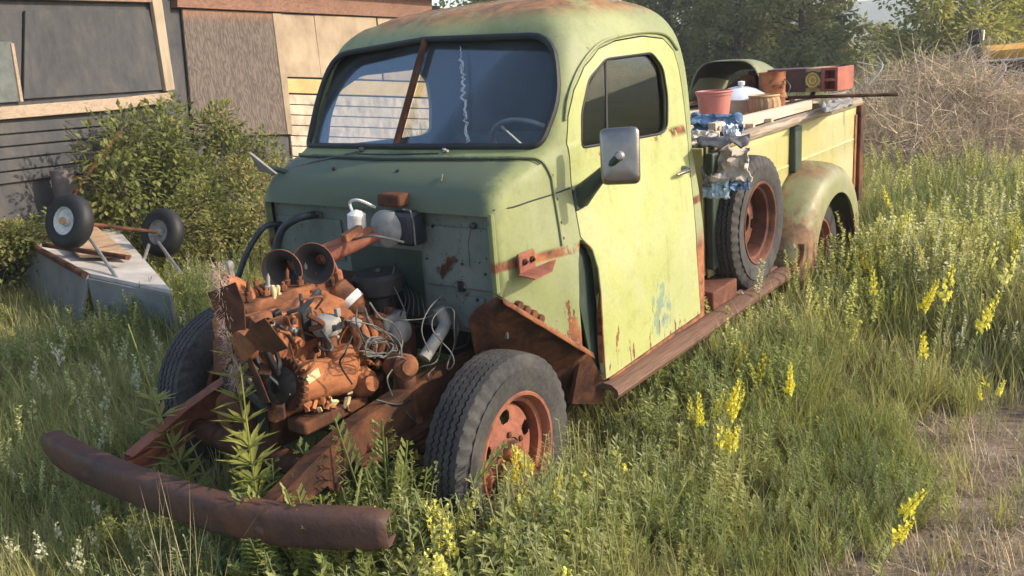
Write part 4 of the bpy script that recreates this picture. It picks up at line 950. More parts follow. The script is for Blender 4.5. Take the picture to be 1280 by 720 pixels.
# long brown steel box with marked square and slotted red end
bx0, bx1 = AX(935, 113, -4.1), AX(1047, 114, -4.0); zt_ = AX(1047, 84, -4.0)[2]; zb_ = bx1[2]; hh_ = zt_-zb_
bd = (bx1-bx0); L = float(np.linalg.norm(bd)); bd = bd/L; nb = np.array([bd[1], -bd[0], 0]); nb = nb if nb[0] > 0 else -nb
tb = tag(empty('steel_box', ((bx0+bx1)/2*np.array([1, 1, 0])+np.array([0, 0, ZB]))), 'long brown steel box with a marked square and a slotted red end', 'box'); T0 = np.array(tb.location)
def bxs(t0, t1, z0, z1, d0, d1, name, mat, par=tb, bev=.004):
    q = [bx0+bd*L*t0+nb*d0, bx0+bd*L*t1+nb*d0, bx0+bd*L*t1+nb*d1, bx0+bd*L*t0+nb*d1]
    q = [np.array((x[0], x[1], zb_+hh_*z0))-T0 for x in q]; return MB().slab(q, (0, 0, 1), hh_*(z1-z0)).build(name, mat, par, bevel=bev)
bxs(0, .66, 0, 1, -.25, 0, 'box_body', C_brown); bxs(.66, .82, .0, 1.0, -.25, .003, 'marked_panel', C_tan)
bxs(.82, .86, 0, 1, -.25, .004, 'end_frame', C_red); bxs(.97, 1, 0, 1, -.25, .004, 'end_frame', C_red); bxs(.86, .97, 0, .10, -.25, .004, 'end_shelf', C_red); bxs(.86, .97, .42, .55, -.25, .004, 'end_shelf', C_red); bxs(.86, .97, .88, 1, -.25, .004, 'end_shelf', C_red); bxs(.86, .97, 0, 1, -.25, -.08, 'end_back', C_red)
mc_ = bx0+bd*L*.74+nb*.006; mc_ = np.array((mc_[0], mc_[1], zb_+hh_*.5))-T0; upz = np.array([0, 0, 1.])
for rr, m_, th in ((.30, C_yel, .004), (.15, C_yel, .0045)):
    MB().tube([mc_+(bd*math.cos(t)+upz*math.sin(t))*hh_*rr for t in np.linspace(0, 2*math.pi, 25)], .007 if rr > .2 else .006, 5, caps=False).build('ring_mark', m_, tb)
for t in (R(45), R(135), R(225), R(315)): MB().box(mc_+(bd*math.cos(t)+upz*math.sin(t))*hh_*.40, (.02, .02, .02)).build('corner_mark', C_tarp, tb)
MB().tube([mc_+(bd*math.cos(t)+upz*math.sin(t))*hh_*.36 for t in np.linspace(R(10), R(200), 14)], .006, 5).build('dark_arc', C_tarp, tb)
one('steel_rod', MB().tube([AX(985, 122, -3.95), AZp(1122, 118, 1.30)], .012, 8), M['rust_d'], 'long thin dark rod sticking out past the tailgate', 'rod')
b = MB()
for i in range(10):
    P = []
bl_ = tag(empty('wood_scraps', (-3.9, -.1, ZB)), 'heap of thin grey scrap wood under the brown steel box', 'wood scraps')
for i in range(16):
    r_ = random.Random(i+50); MB().box((r_.uniform(-.45, .35), r_.uniform(-.35, .6), r_.uniform(.01, .05)), (r_.uniform(.3, .7), .03, .015), (r_.uniform(-.2, .2), r_.uniform(-.05, .05), r_.uniform(-.8, .8))).build('stick', C_gtarp if i % 3 else M['rust_d'], bl_)

# ------------------------------------------------------------------ shed on the left
P0 = far(285, 100, 10.0); WD = np.array([math.cos(R(199.3)), math.sin(R(199.3)), 0]); WN = np.array([-WD[1], WD[0], 0]); WN = WN if np.dot(CAM-P0, WN) > 0 else -WN
k = NT('tar_paper'); n1 = k.noise(1.6, 8, .7, dist=.6); n2 = k.noise(9, 6, .7, k.mapv((1, 1, .35)))
c = k.ramp(k.math('ADD', k.math('MULTIPLY', n1, .6), k.math('MULTIPLY', n2, .4)), [(.3, (.030, .031, .035)), (.5, (.058, .058, .062)), (.62, (.085, .078, .072)), (.75, (.12, .098, .082))])
k.bsdf(c, .85, 0, k.bump(n2, .4, .01), spec=.2); S_tar = k.m
k = NT('weathered_plywood'); v = k.mapv((8, 8, 2.4)); wv = k.n('ShaderNodeTexWave'); wv.wave_type = 'RINGS'; wv.inputs['Scale'].default_value = 1.6; wv.inputs['Distortion'].default_value = 16; wv.inputs['Detail'].default_value = 3; wv.inputs['Detail Scale'].default_value = 1.2; k.l(v, wv.inputs['Vector'])
cc = k.ramp(k.math('ADD', k.math('MULTIPLY', wv.outputs['Fac'], .55), k.math('MULTIPLY', k.noise(4, 6, .7), .45)), [(.25, (.075, .060, .052)), (.5, (.105, .083, .071)), (.8, (.14, .112, .096))])
z_ = k.xyz()[2]; cc = k.mix(k.math('MULTIPLY', k.step(z_, 2.35, 2.65), .7), cc, (.36, .16, .08)); k.bsdf(cc, .85, 0, k.bump(wv.outputs['Fac'], .5, .008), spec=.2); S_ply = k.m
S_beige = plain('beige_panel', (.27, .205, .14), .85, 0, .3, 2.5, .3); S_yel = wood_mat('yellow_board', (.36, .25, .10), (.44, .32, .15), 0, 3)
S_wood = wood_mat('pale_stud', (.24, .175, .125), (.34, .26, .19), 0, 4); S_post = wood_mat('pale_post', (.26, .20, .145), (.36, .29, .21), 2, 4); S_beam = wood_mat('dark_beam', (.12, .062, .042), (.22, .12, .085), 0, 3)
S_stone = plain('whitewashed_boards', (.36, .29, .22), .9, 0, .4, 5, .6); S_trim = wood_mat('faded_trim', (.17, .11, .085), (.25, .17, .13), 0, 3); S_roof = paint_mat('roof_sheet', (.20, .10, .07), (.30, .15, .10), .5, .7, .7)
def wp(px, py, off=0.): return on_plane(px, py, P0+WN*off, WN)
shed = tag(empty('shed', (P0[0], P0[1], 0)), 'weathered shed with grey tar paper and plywood panels behind the bushes', 'shed'); SH = np.array(shed.location)
def wslab(pp, off, th, name, mat, par=shed, bev=.006):
    q = [wp(px, py, off)-SH for px, py in pp]; return MB().slab(q, -WN, th).build(name, mat, par, bevel=bev)
def base(px): p = wp(px, 100); return np.array((p[0], p[1], 0))
bl0, bl1 = base(-420), base(560)
zt0 = 2.75
q = [bl0, bl1, bl1-WN*4, bl0-WN*4]
MB().slab([x-SH-WN*.03 if i < 2 else x-SH for i, x in enumerate(q)], (0, 0, 1), zt0).build('wall', S_tar, shed)
ov = [bl0+WN*.35-WD*.3, bl1+WN*.35+WD*.3, bl1-WN*4.3+WD*.3, bl0-WN*4.3-WD*.3]
MB().slab([x-SH+np.array([0, 0, zt0+.12+(0 if i < 2 else .9)]) for i, x in enumerate(ov)], (0, 0, 1), .06).build('roof', S_roof, shed)
wslab([(-400, -12), (190, 3), (190, -14), (-400, -40)], .05, .05, 'fascia_board', S_trim)
wslab([(222, 9), (505, 22), (540, 12), (540, -4), (222, -8)], .07, .09, 'beam', S_beam)
wslab([(222, -8), (545, -4), (545, -22), (222, -26)], .10, .10, 'fascia_board', S_roof)
wslab([(32, 13), (186, 12), (208, 112), (30, 124)], .012, .03, 'tar_paper_panel', S_tar)
wslab([(-60, 16), (28, 13), (26, 124), (-60, 130)], .006, .03, 'tar_paper_panel', S_tar)
wslab([(-60, 52), (16, 52), (26, 127), (-60, 133)], .016, .012, 'window_board', plain('green_grey_board', (.085, .095, .09), .7))
wslab([(14, 54), (18, 54), (30, 127), (26, 128)], .03, .02, 'trim_strip', S_wood)
wslab([(190, -4), (202, -4), (219, 112), (208, 114)], .06, .05, 'post', S_post)
wslab([(-120, 143), (150, 122), (216, 115), (216, 127), (150, 137), (-120, 160)], .05, .06, 'sill_board', S_wood)
wslab([(228, 11), (341, 16), (360, 168), (243, 172)], .02, .03, 'plywood_panel', S_ply)
wslab([(341, 16), (352, 17), (366, 168), (360, 168)], .035, .03, 'trim_strip', S_beige)
wslab([(352, 17), (392, 19), (402, 97), (357, 96)], .015, .03, 'beige_panel', S_beige)
wslab([(393, 19), (470, 22), (478, 100), (402, 97)], .022, .03, 'beige_panel', S_beige)
wslab([(472, 22), (540, 24), (548, 102), (480, 100)], .015, .03, 'beige_panel', S_beige)
wslab([(357, 98), (550, 104), (552, 122), (359, 116)], .03, .04, 'horizontal_board', S_yel)
for i in range(7):
    y0 = 118+i*13; wslab([(359+i*1.2, y0), (552, y0+6), (553, y0+18), (360+i*1.2, y0+12)], .012+.006*(i % 2), .03, 'siding_board', S_stone)
for i in range(5):
    wslab([(-120, 163+i*17), (235, 137+i*13), (236, 148+i*13), (-120, 178+i*17)], .006+.004*(i % 2), .03, 'lower_board', S_tar)
wr = MB
for i, (ya, yb) in enumerate(((157, 150), (176, 168), (190, 192))):
    one('fence_wire', MB().tube(spline([far(-60, ya+6, 7.4), far(30, ya, 7.6), far(90, yb, 7.8), far(175, yb-6, 8)], 5), .0035, 5), M['wirelt'], ['topmost thin wire strung before the shed', 'middle thin wire strung before the shed', 'lowest thin wire strung before the shed'][i], 'wire', 'wires in front of the shed')

# ------------------------------------------------------------------ upturned garden trailer
ga, gb = far(87, 277, 5.9), far(203, 291, 6.7)
gt = tag(empty('garden_trailer', (ga[0], ga[1], 0)), 'small trailer lying upside down, wheels in the air, beside the bushes', 'trailer'); G0 = np.array(gt.location)
G_pan = plain('grey_plywood', (.42, .38, .34), .8, 0, .25, 4, .3); G_side = plain('grey_steel_side', (.15, .155, .15), .6, 0, .3, 3, .2); G_or = plain('bare_wood', (.42, .27, .16), .8)
e = [AZp(-10, 279, .56), AZp(113, 347, .52), AZp(215, 368, .46), AZp(150, 292, .5)]
MB().slab([x-G0 for x in e], (0, 0, 1), .03).build('tray_floor', G_pan, gt, bevel=.004)
MB().slab([AZp(120, 285, .6)-G0, AZp(165, 322, .56)-G0, AZp(100, 322, .58)-G0, AZp(62, 290, .6)-G0], (0, 0, 1), .02).build('floor_patch', G_or, gt)
s0, s1 = e[0]-G0, e[1]-G0; sd_ = (s1-s0)/np.linalg.norm(s1-s0); sn = np.cross(sd_, [0, 0, 1]); sn = sn/np.linalg.norm(sn); sn = sn if np.dot(sn, CAM-e[0]) > 0 else -sn
MB().slab([s0+sn*.02+[0, 0, .02], s1+sn*.02+[0, 0, .02], s1+sn*.16+[0, 0, -.40], s0+sn*.16+[0, 0, -.48]], -sn, .025).build('tray_side', G_side, gt, bevel=.004)
MB().tube([s0+sn*.03+[0, 0, .025], s1+sn*.03+[0, 0, .025]], .024, 8).build('edge_rail', M['rust_d'], gt)
s2 = e[2]-G0; MB().slab([s1+[0, 0, .0], s2, s2+[0, 0, -.40], s1+[0, 0, -.40]], (1, .3, 0), .025).build('tray_end', G_side, gt)
axd = (gb-ga)/np.linalg.norm(gb-ga)
tyr = MB(); tyr.lathe((0, 0, 0), (0, 1, 0), [(-.055, .10), (-.064, .14), (-.056, .17), (-.034, .190), (0, .197), (.034, .190), (.056, .17), (.064, .14), (.055, .10)], 36); tyr.f = tyr.f[:-2]; tyr.mi = tyr.mi[:-2]; TM = tyr.mesh('tyre', [M['black']])
for q, face in ((ga, 1), (gb, 0)):
    wv_ = empty('wheel', q-G0); wv_.parent = gt; wv_.rotation_euler = Vector(-axd).to_track_quat('Y', 'Z').to_euler()
    t_ = bpy.data.objects.new('tyre', TM); col.objects.link(t_); t_.parent = wv_
    MB().lathe((0, 0, 0), (0, 1, 0), [(-.045, .10), (.045, .105), (.05, .095), (.03, .085), (.02, .04), (.05, .03), (.052, 0)], 28).build('rim', M['white'] if face else M['grey'], wv_)
    MB().lathe((0, .045, 0), (0, 1, 0), [(0, .028), (.02, .026), (.022, 0)], 12).build('hub', C_tan if face else M['steel'], wv_)
MB().tube([ga-G0, gb-G0], .014, 8).build('axle', M['rust_d'], gt)
for a_, b2 in (((108, 292), (150, 353)), ((190, 292), (225, 340)), ((190, 294), (180, 325))):
    pa = far(*a_, 6.1 if a_[0] < 150 else 6.9); pb = AZp(*b2, .50); MB().tube([pa-G0, pb-G0], .013, 8).build('strut', M['steel'], gt)
MB().tube([AZp(55, 306, .62)-G0, AZp(160, 322, .60)-G0], .02, 8).build('cross_bar', M['rust_d'], gt)
# pole and pipe behind the trailer
pa, pb = far(149, 163, 7.6), far(108, 222, 7.4); g_ = base(150)
pl_ = tag(empty('leaning_pole', (pb[0], pb[1], 0)), 'leaning brown pole with a dark end cap behind the trailer', 'pole'); q0 = np.array(pl_.location)
pe = pb+(pb-pa)*(pb[2]/(pa[2]-pb[2]))*.98
MB().tube([pa-q0, pe-q0], .026, 8).build('shaft', M['rust_d'], pl_); MB().tube([pa-q0, pa-q0+(pa-pb)*.06], .036, 10).build('end_cap', M['black'], pl_)
MB().tube([pb-q0, far(92, 223, 7.4)-q0], .02, 8).build('cross_bar', M['rust_d'], pl_)
c_ = far(77, 212, 7.5); one('stove_pipe', MB().tube([(c_[0], c_[1], 0), (c_[0], c_[1], c_[2])], .10, 20), plain('grey_pipe', (.12, .10, .095), .6), 'short grey brown pipe standing behind the trailer wheel', 'pipe')
# pale scrap lying in the grass near the bumper
q = AZp(110, 497, .10); P = []
for i in range(8): P.append([(q[0]+.30*(i/7-.5)+.02*math.sin(i*3+j), q[1]+.26*(j/5-.5), .10+.03*mnoise.noise(Vector((i*.5, j*.6, 2)))) for j in range(6)])
one('plastic_scrap', MB().grid(P), plain('dull_plastic', (.38, .40, .36), .5), 'pale crumpled scrap lying in the grass left of the bumper', 'scrap', solid=.01)
# ------------------------------------------------------------------ yellow boat with outboard at the far right
by0, by1 = far(1222, 74, 15.5), far(1330, 66, 15.0); bz = np.array([by0[0], by0[1], 0]); bdv = (by1-by0)*np.array([1, 1, 0]); BL = float(np.linalg.norm(bdv)); bdv /= BL; bnv = np.array([-bdv[1], bdv[0], 0])
bo_ = tag(empty('small_boat', bz), 'small yellow boat with dark underside at the right edge beyond the brush', 'boat')
zl = by0[2]; B_y = plain('yellow_hull', (.58, .30, .05), .45, 0, .2, 3); B_d = plain('dark_hull', (.07, .045, .04), .5); 
def hull(z0, z1, w0, w1, mat, name):
    b = MB(); P = []
    for t in np.linspace(0, 1, 16):
        pl = (1-t**4); row = []
        for s_ in np.linspace(-1, 1, 9):
            f = abs(s_); row.append(bdv*(BL*t*1.5)+bnv*math.copysign(f**.6, s_)*((w0+(w1-w0)*f)*pl)+np.array([0, 0, z0+(z1-z0)*f**2+.12*t*t]))
        P.append(row)
    b.grid(P); return b.build(name, mat, bo_, solid=.03)
hull(zl-.22, zl-.02, .3, .62, B_d, 'hull_bottom'); b = MB(); P = []
for t in np.linspace(0, 1, 16):
    pl = 1-t**4; P.append([bdv*(BL*t*1.5)+bnv*s_*(.63*pl+.02)+np.array([0, 0, z_+.12*t*t]) for s_, z_ in ((-1, zl-.02), (-1.04, zl+.15), (-.9, zl+.19), (0, zl+.22), (.9, zl+.19), (1.04, zl+.15), (1, zl-.02))])
b.grid(P); b.build('hull_side', B_y, bo_, solid=.02)
for s_ in (-1, 1): MB().tube([bdv*(BL*t*1.5)+bnv*s_*(.64*(1-t**4)+.02)+np.array([0, 0, zl-.02+.12*t*t]) for t in np.linspace(0, 1, 14)], .022, 6).build('rub_strip', M['white'], bo_)
om = empty('outboard_motor', bdv*-.05+np.array([0, 0, zl+.1])); om.parent = bo_
MB().box((0, 0, .30), (.28, .24, .26)).build('motor_cowl', M['black'], om, bevel=.05, seg=3); MB().box((0, 0, .0), (.12, .10, .5)).build('motor_leg', M['grey'], om, bevel=.02); MB().box((.02, .12, .32), (.1, .02, .18)).build('motor_badge', M['white'], om)
for t in (.25, .8): MB().box(bdv*(BL*t*1.4)+np.array([0, 0, (zl-.22)/2-.05]), (.3, 1.0, zl-.12)).build('boat_trestle', M['rust_d'], bo_)
t0 = far(1268, 128, 12.5); P = []
for i in range(10): P.append([(t0[0]+1.6*(i/9-.5), t0[1]+1.5*(j/9-.5), .05+max(0, .5*(1-((i-4.5)/4.5)**2)*(1-((j-4.5)/4.5)**2))+.05*mnoise.noise(Vector((i*.6, j*.6, 9)))) for j in range(10)])
one('tarpaulin', MB().grid(P), plain('pale_blue_tarp', (.30, .36, .38), .5, 0, .2, 3), 'pale blue grey tarpaulin heap right of the brush pile', 'tarpaulin', solid=.01)
# ------------------------------------------------------------------ ground
def gz(x, y):
    d = math.hypot(x+1.5, y-.3)
    return .03*mnoise.noise(Vector((x*.55, y*.55, 0)))*min(1, max(0, (abs(y)-.9)/.8) if -4.6 < x < .9 else 1)+.012*mnoise.noise(Vector((x*2.1, y*2.1, 5)))+(.0 if d < 60 else .0)
k = NT('soil'); x_, y_, z_ = k.xyz()
n1 = k.noise(1.3, 7, .6); n2 = k.noise(26, 6, .7); n3 = k.noise(5, 5, .6)
dirt = k.ramp(k.math('ADD', k.math('MULTIPLY', n2, .65), k.math('MULTIPLY', n3, .35)), [(.3, (.12, .085, .058)), (.5, (.22, .16, .115)), (.66, (.32, .25, .19)), (.8, (.42, .36, .29))])
turf = k.ramp(k.math('ADD', k.math('MULTIPLY', n2, .5), k.math('MULTIPLY', n1, .5)), [(.3, (.035, .035, .016)), (.5, (.11, .10, .045)), (.7, (.20, .175, .08))])
fy = k.math('ADD', y_, k.math('MULTIPLY', k.math('SUBTRACT', n3, .5), .8)); mk = k.math('MULTIPLY', k.step(fy, 1.65, 1.95), k.step(x_, -2.9, -2.2))
fx = k.step(k.math('ADD', k.math('MULTIPLY', x_, -1.0), 0.0), 18, 30)
c = k.mix(mk, turf, dirt); c = k.mix(fx, c, k.ramp(k.noise(.35, 5), [(.35, (.13, .14, .05)), (.65, (.26, .24, .10))]))
k.bsdf(c, .95, 0, k.bump(k.math('ADD', n2, n3), .8, .02), spec=.15); M['soil'] = k.m
b = MB(); P = []; rad = [0]+list(np.geomspace(.15, 900, 110))
for r_ in rad: P.append([(-.8+r_*math.cos(t), 1.0+r_*math.sin(t), gz(-.8+r_*math.cos(t), 1+r_*math.sin(t))) for t in np.linspace(0, 2*math.pi, 128, endpoint=False)])
b.grid(P, loop=True); tag(b.build('ground', M['soil'], None, ang=80), kind='structure')
# distant wooded rise
b = MB(); P = []
for i in range(60):
    az = R(120+i*2.4); row = []
    for j, (rr, hh) in enumerate(((240, -1), (270, 4), (310, 8), (360, 10), (420, 8))):
        row.append((rr*math.cos(az), rr*math.sin(az), hh*(1+.35*mnoise.noise(Vector((i*.21, j*.3, 0)))+.12*mnoise.noise(Vector((i*1.3, j, 3))))))
    P.append(row)
b.grid(P); k = NT('far_wood'); k.bsdf(k.ramp(k.noise(.06, 8, .7), [(.3, (.06, .085, .075)), (.7, (.15, .18, .15))]), .95, spec=.1)
tag(b.build('hill', k.m, None), kind='structure')

# ------------------------------------------------------------------ plant materials
def veg(name, cs, patch=.9, trans=.35, rough=.55):
    k = NT(name); f = k.math('ADD', k.math('MULTIPLY', k.rand(), .42), k.math('MULTIPLY', k.step(k.noise(patch, 5, .65), .28, .72), .58)); n = len(cs)
    c = k.ramp(f, [(.12+.76*i/(n-1), c_) for i, c_ in enumerate(cs)]); k.leaf(c, trans, rough); return k.m
V = {}
V['grass'] = veg('grass_green', [(.20, .235, .06), (.31, .32, .085), (.43, .40, .14), (.54, .48, .23)], trans=.5)
V['straw'] = veg('dry_straw', [(.32, .25, .13), (.46, .38, .21), (.56, .49, .31)], trans=.35)
V['weed'] = veg('weed_leaf', [(.19, .24, .075), (.32, .35, .10), (.46, .45, .17)], trans=.5)
V['weedb'] = veg('blue_green_weed', [(.20, .25, .11), (.31, .35, .14), (.43, .43, .20)], trans=.5)
V['yellow'] = veg('yellow_flower', [(.78, .66, .05), (.84, .77, .12), (.86, .82, .30)], trans=.4)
V['pyellow'] = veg('pale_yellow_flower', [(.52, .52, .12), (.62, .60, .18), (.72, .70, .34)], trans=.4)
V['pale'] = veg('pale_bud', [(.42, .42, .18), (.58, .56, .32), (.66, .64, .48)])
V['white'] = veg('white_flower', [(.60, .60, .50), (.72, .72, .64)])
V['bush'] = veg('bush_leaf', [(.10, .12, .035), (.18, .20, .055), (.28, .27, .085), (.36, .27, .12)], 2.2, .45)
V['tree'] = veg('tree_leaf', [(.15, .17, .065), (.27, .28, .10), (.40, .38, .15)], .5, .5)
V['treey'] = veg('yellow_tree_leaf', [(.20, .22, .05), (.32, .32, .07), (.45, .41, .11)], .6, .45)
V['fluff'] = veg('seed_fluff', [(.58, .38, .32), (.72, .55, .46)], trans=.45); V['fire'] = veg('fireweed_leaf', [(.18, .22, .05), (.32, .32, .08), (.44, .39, .13)], 5, .45)
V['stick'] = plain('dry_stick', (.47, .36, .26), .9, 0, .5, 5, .3, .2); V['bark'] = plain('bark', (.075, .058, .045), .9, 0, .4, 14, .6, .2); V['birch'] = plain('pale_bark', (.42, .39, .34), .8, 0, .3, 14)
# ------------------------------------------------------------------ prototypes for the ground cover
class LB:
    """fast blade and leaf builder"""
    def __init__(s): s.v = []; s.f = []; s.m = []
    def blade(s, p, d, L, w, bend, n=4, mi=0):
        p = np.array(p, float); az = d[0]; lean = d[1]; side = np.array([-math.sin(az), math.cos(az), 0]); o = len(s.v); h = np.array([math.cos(az), math.sin(az), 0]); a = lean; q = p.copy()
        for i in range(n+1):
            t = i/n; ww = w*(1-t**1.6)*(.7+.3*min(1, t*4)); 
            if i == n: s.v.append(tuple(q))
            else: s.v += [tuple(q-side*ww), tuple(q+side*ww)]
            a = lean+bend*t; q = q+(h*math.sin(a)+np.array([0, 0, math.cos(a)]))*L/n
        for i in range(n-1): s.f.append((o+2*i, o+2*i+1, o+2*i+3, o+2*i+2)); s.m.append(mi)
        s.f.append((o+2*n-2, o+2*n-1, o+2*n)); s.m.append(mi)
    def leaf(s, p, dirv, L, w, mi=0, up=None, fold=.25):
        p = np.array(p, float); d = np.array(dirv, float); d /= np.linalg.norm(d)+1e-9; u = np.array(up if up is not None else (0, 0, 1.)); sd = np.cross(d, u); nn = np.linalg.norm(sd)
        sd = sd/nn if nn > 1e-6 else np.array([1., 0, 0]); nr = np.cross(sd, d); o = len(s.v); m_ = p+d*L*.45
        s.v += [tuple(p), tuple(m_+sd*w+nr*w*fold), tuple(p+d*L), tuple(m_-sd*w+nr*w*fold)]; s.f += [(o, o+1, o+2), (o, o+2, o+3)]; s.m += [mi, mi]
    def stem(s, pts, r, mi=0, n=3):
        b = MB(); b.tube(pts, r, n, caps=False); o = len(s.v); s.v += b.v; s.f += [tuple(i+o for i in f) for f in b.f]; s.m += [mi]*len(b.f)
    def mesh(s, name, mats, smooth=True):
        me = bpy.data.meshes.new(name); me.from_pydata(s.v, [], s.f)
        for m_ in mats: me.materials.append(m_)
        me.polygons.foreach_set('material_index', s.m)
        if smooth: me.polygons.foreach_set('use_smooth', [True]*len(s.f))
        return me
rs = random.Random(5)
def tuft(n, L, w, spread, seed, mats, lean=.25, bend=.9):
    r_ = random.Random(seed); b = LB()
    for i in range(n):
        a = r_.uniform(0, 6.283); rr = spread*math.sqrt(r_.random()); b.blade((rr*math.cos(a), rr*math.sin(a), -.01), (r_.uniform(0, 6.283), r_.uniform(.02, lean)), L*r_.uniform(.55, 1.15), w*r_.uniform(.7, 1.3), r_.uniform(.2, bend), 4)
    return b.mesh('tuft', mats)
def weed(ns, H, nl, ll, lw, seed, mats, spread=.07, flower=0, fmi=1):
    r_ = random.Random(seed); b = LB()
    for i in range(ns):
        a = r_.uniform(0, 6.283); rr = spread*math.sqrt(r_.random()); p = np.array([rr*math.cos(a), rr*math.sin(a), 0]); az = r_.uniform(0, 6.283); ln = r_.uniform(.0, .28); h = H*r_.uniform(.65, 1.1)
        tip = p+np.array([math.cos(az)*math.sin(ln), math.sin(az)*math.sin(ln), math.cos(ln)])*h; md = (p+tip)/2+np.array([r_.uniform(-.01, .01), r_.uniform(-.01, .01), 0]); pts = spline([p, md, tip], 3)
        b.stem(pts, .0016)
        for j in range(nl):
            t = .12+.88*(j+r_.random())/nl; q = p+(tip-p)*t; az2 = r_.uniform(0, 6.283); up = r_.uniform(.1, .9); b.leaf(q, (math.cos(az2), math.sin(az2), up), ll*r_.uniform(.6, 1.2)*(1.1-.5*t), lw*r_.uniform(.7, 1.2))
        for j in range(flower):
            t = 1-.30*(j/max(1, flower)); q = p+(tip-p)*t; az2 = r_.uniform(0, 6.283); b.leaf(q, (math.cos(az2), math.sin(az2), r_.uniform(.2, 1)), .018*r_.uniform(.7, 1.2), .006, fmi); b.leaf(q, (math.cos(az2+.5), math.sin(az2+.5), r_.uniform(-.4, .3)), .014, .006, fmi)
    return b.mesh('weed', mats)
def proto_col(name, meshes):
    c_ = bpy.data.collections.new(name)
    for i, me in enumerate(meshes):
        o = bpy.data.objects.new('%s_%02d' % (name, i), me); c_.objects.link(o)
    return c_
def scatter(name, pts, rots, scl, idx, pc, label, cat):
    me = bpy.data.meshes.new(name); me.from_pydata([tuple(p) for p in pts], [], []); n = len(pts)
    a = me.attributes.new('rot', 'FLOAT_VECTOR', 'POINT'); a.data.foreach_set('vector', np.array(rots, np.float32).ravel())
    a = me.attributes.new('scl', 'FLOAT', 'POINT'); a.data.foreach_set('value', np.array(scl, np.float32)); a = me.attributes.new('idx', 'INT', 'POINT'); a.data.foreach_set('value', np.array(idx, np.int32))
    o = bpy.data.objects.new(name, me); col.objects.link(o); ng = bpy.data.node_groups.new(name, 'GeometryNodeTree')
    ng.interface.new_socket('Geometry', in_out='INPUT', socket_type='NodeSocketGeometry'); ng.interface.new_socket('Geometry', in_out='OUTPUT', socket_type='NodeSocketGeometry')
    N = ng.nodes.new; gi = N('NodeGroupInput'); go = N('NodeGroupOutput'); ip = N('GeometryNodeInstanceOnPoints'); ci = N('GeometryNodeCollectionInfo'); ci.inputs[0].default_value = pc; ci.inputs[1].default_value = True; ci.inputs[2].default_value = True
    def at_(nm, ty): q = N('GeometryNodeInputNamedAttribute'); q.data_type = ty; q.inputs[0].default_value = nm; return q.outputs[0]
    L = ng.links.new; L(gi.outputs[0], ip.inputs['Points']); L(ci.outputs[0], ip.inputs['Instance']); ip.inputs['Pick Instance'].default_value = True
    L(at_('idx', 'INT'), ip.inputs['Instance Index']); e2r = N('FunctionNodeEulerToRotation'); L(at_('rot', 'FLOAT_VECTOR'), e2r.inputs[0]); L(e2r.outputs[0], ip.inputs['Rotation']); L(at_('scl', 'FLOAT'), ip.inputs['Scale']); L(ip.outputs[0], go.inputs[0])
    o.modifiers.new('scatter', 'NODES').node_group = ng
    return tag(o, label, cat, kind='stuff')
MG = [V['grass']]; MS = [V['straw']]
pc_g = proto_col('grass_tuft', [tuft(26, .30, .0030, .07, i, MG) for i in range(5)]+[tuft(16, .36, .0042, .06, 20+i, MG, .5, 1.4) for i in range(3)])
pc_s = proto_col('straw_tuft', [tuft(12, .36, .0020, .05, 40+i, MS, .5, 1.0) for i in range(3)]+[tuft(14, .30, .0022, .10, 50+i, MS, 1.3, .6) for i in range(3)])
pc_w = proto_col('weed_plant', [weed(6, .32, 40, .034, .0026, 60+i, [V['weedb'], V['yellow']]) for i in range(3)]+[weed(7, .26, 40, .042, .0050, 70+i, [V['weed'], V['yellow']], .08) for i in range(3)])
pc_f = proto_col('flowering_weed', [weed(5, .50, 36, .035, .0028, 80+i, [V['weed'], V['pyellow']], .08, 22) for i in range(3)]+[weed(4, .46, 26, .03, .0025, 90+i, [V['weed'], V['pale']], .08, 16) for i in range(2)])
# where plants may stand
def blocked(x, y):
    if -.42 < x < .42 and .55 < y < .80: return True
    if -.35 < x < .5 and -.95 < y < -.65: return True
    if -3.65 < x < -2.9 and abs(y) > .55 and abs(y) < .86: return True
    return False
def under(x, y): return -4.5 < x < .62 and abs(y) < (.62 if x > -.5 else .80)
def dirt_at(x, y): return x > -2.35 and y+.3*mnoise.noise(Vector((x*1.6, y*1.6, 7))) > 1.88
def hgt(x, y):
    h = .80
    if .80 < y < 1.35 and x < -1.3: return 1.2
    if y > .8 and x < -.5: h = .85+.5*min(1, (-x-.5)/2.2)
    if y < -1: h = .95
    if x < -5: h = 1.35
    if x > .5 and -1 <= y: h = .72
    if math.hypot(x-.3, y-1.15) < .55: h = .9
    if y > 1.3 and x > -2.6: h *= .62
    return h
def sample(n, r0, r1, seed, spread=R(50), p=1.0):
    g = np.random.default_rng(seed); r = r0+(r1-r0)*g.random(n)**p; a = AZ+spread*(2*g.random(n)-1); return CAM[0]+r*np.cos(a), CAM[1]+r*np.sin(a), g
SHn = WN; 
def in_shed(x, y): return np.dot(np.array([x, y, 0])-np.array([P0[0], P0[1], 0]), WN) < .05 and np.dot(np.array([x, y, 0])-bl1, WD) < .3
def make(n, r0, r1, seed, keep, hs, nidx, tilt=.12, p=1.0):
    X, Y, g = sample(n, r0, r1, seed, p=p); pts = []; ro = []; sc = []; ix = []
    for x, y in zip(X, Y):
        if blocked(x, y) or in_shed(x, y): continue
        k_ = keep(x, y)
        if g.random() > k_: continue
        pts.append((x, y, gz(x, y))); ro.append((g.normal()*tilt, g.normal()*tilt, g.random()*6.283)); sc.append(hs(x, y)*g.uniform(.7, 1.25)); ix.append(int(nidx(g, x, y)))
    return pts, ro, sc, ix
nz = lambda x, y, s, o: mnoise.noise(Vector((x*s, y*s, o)))
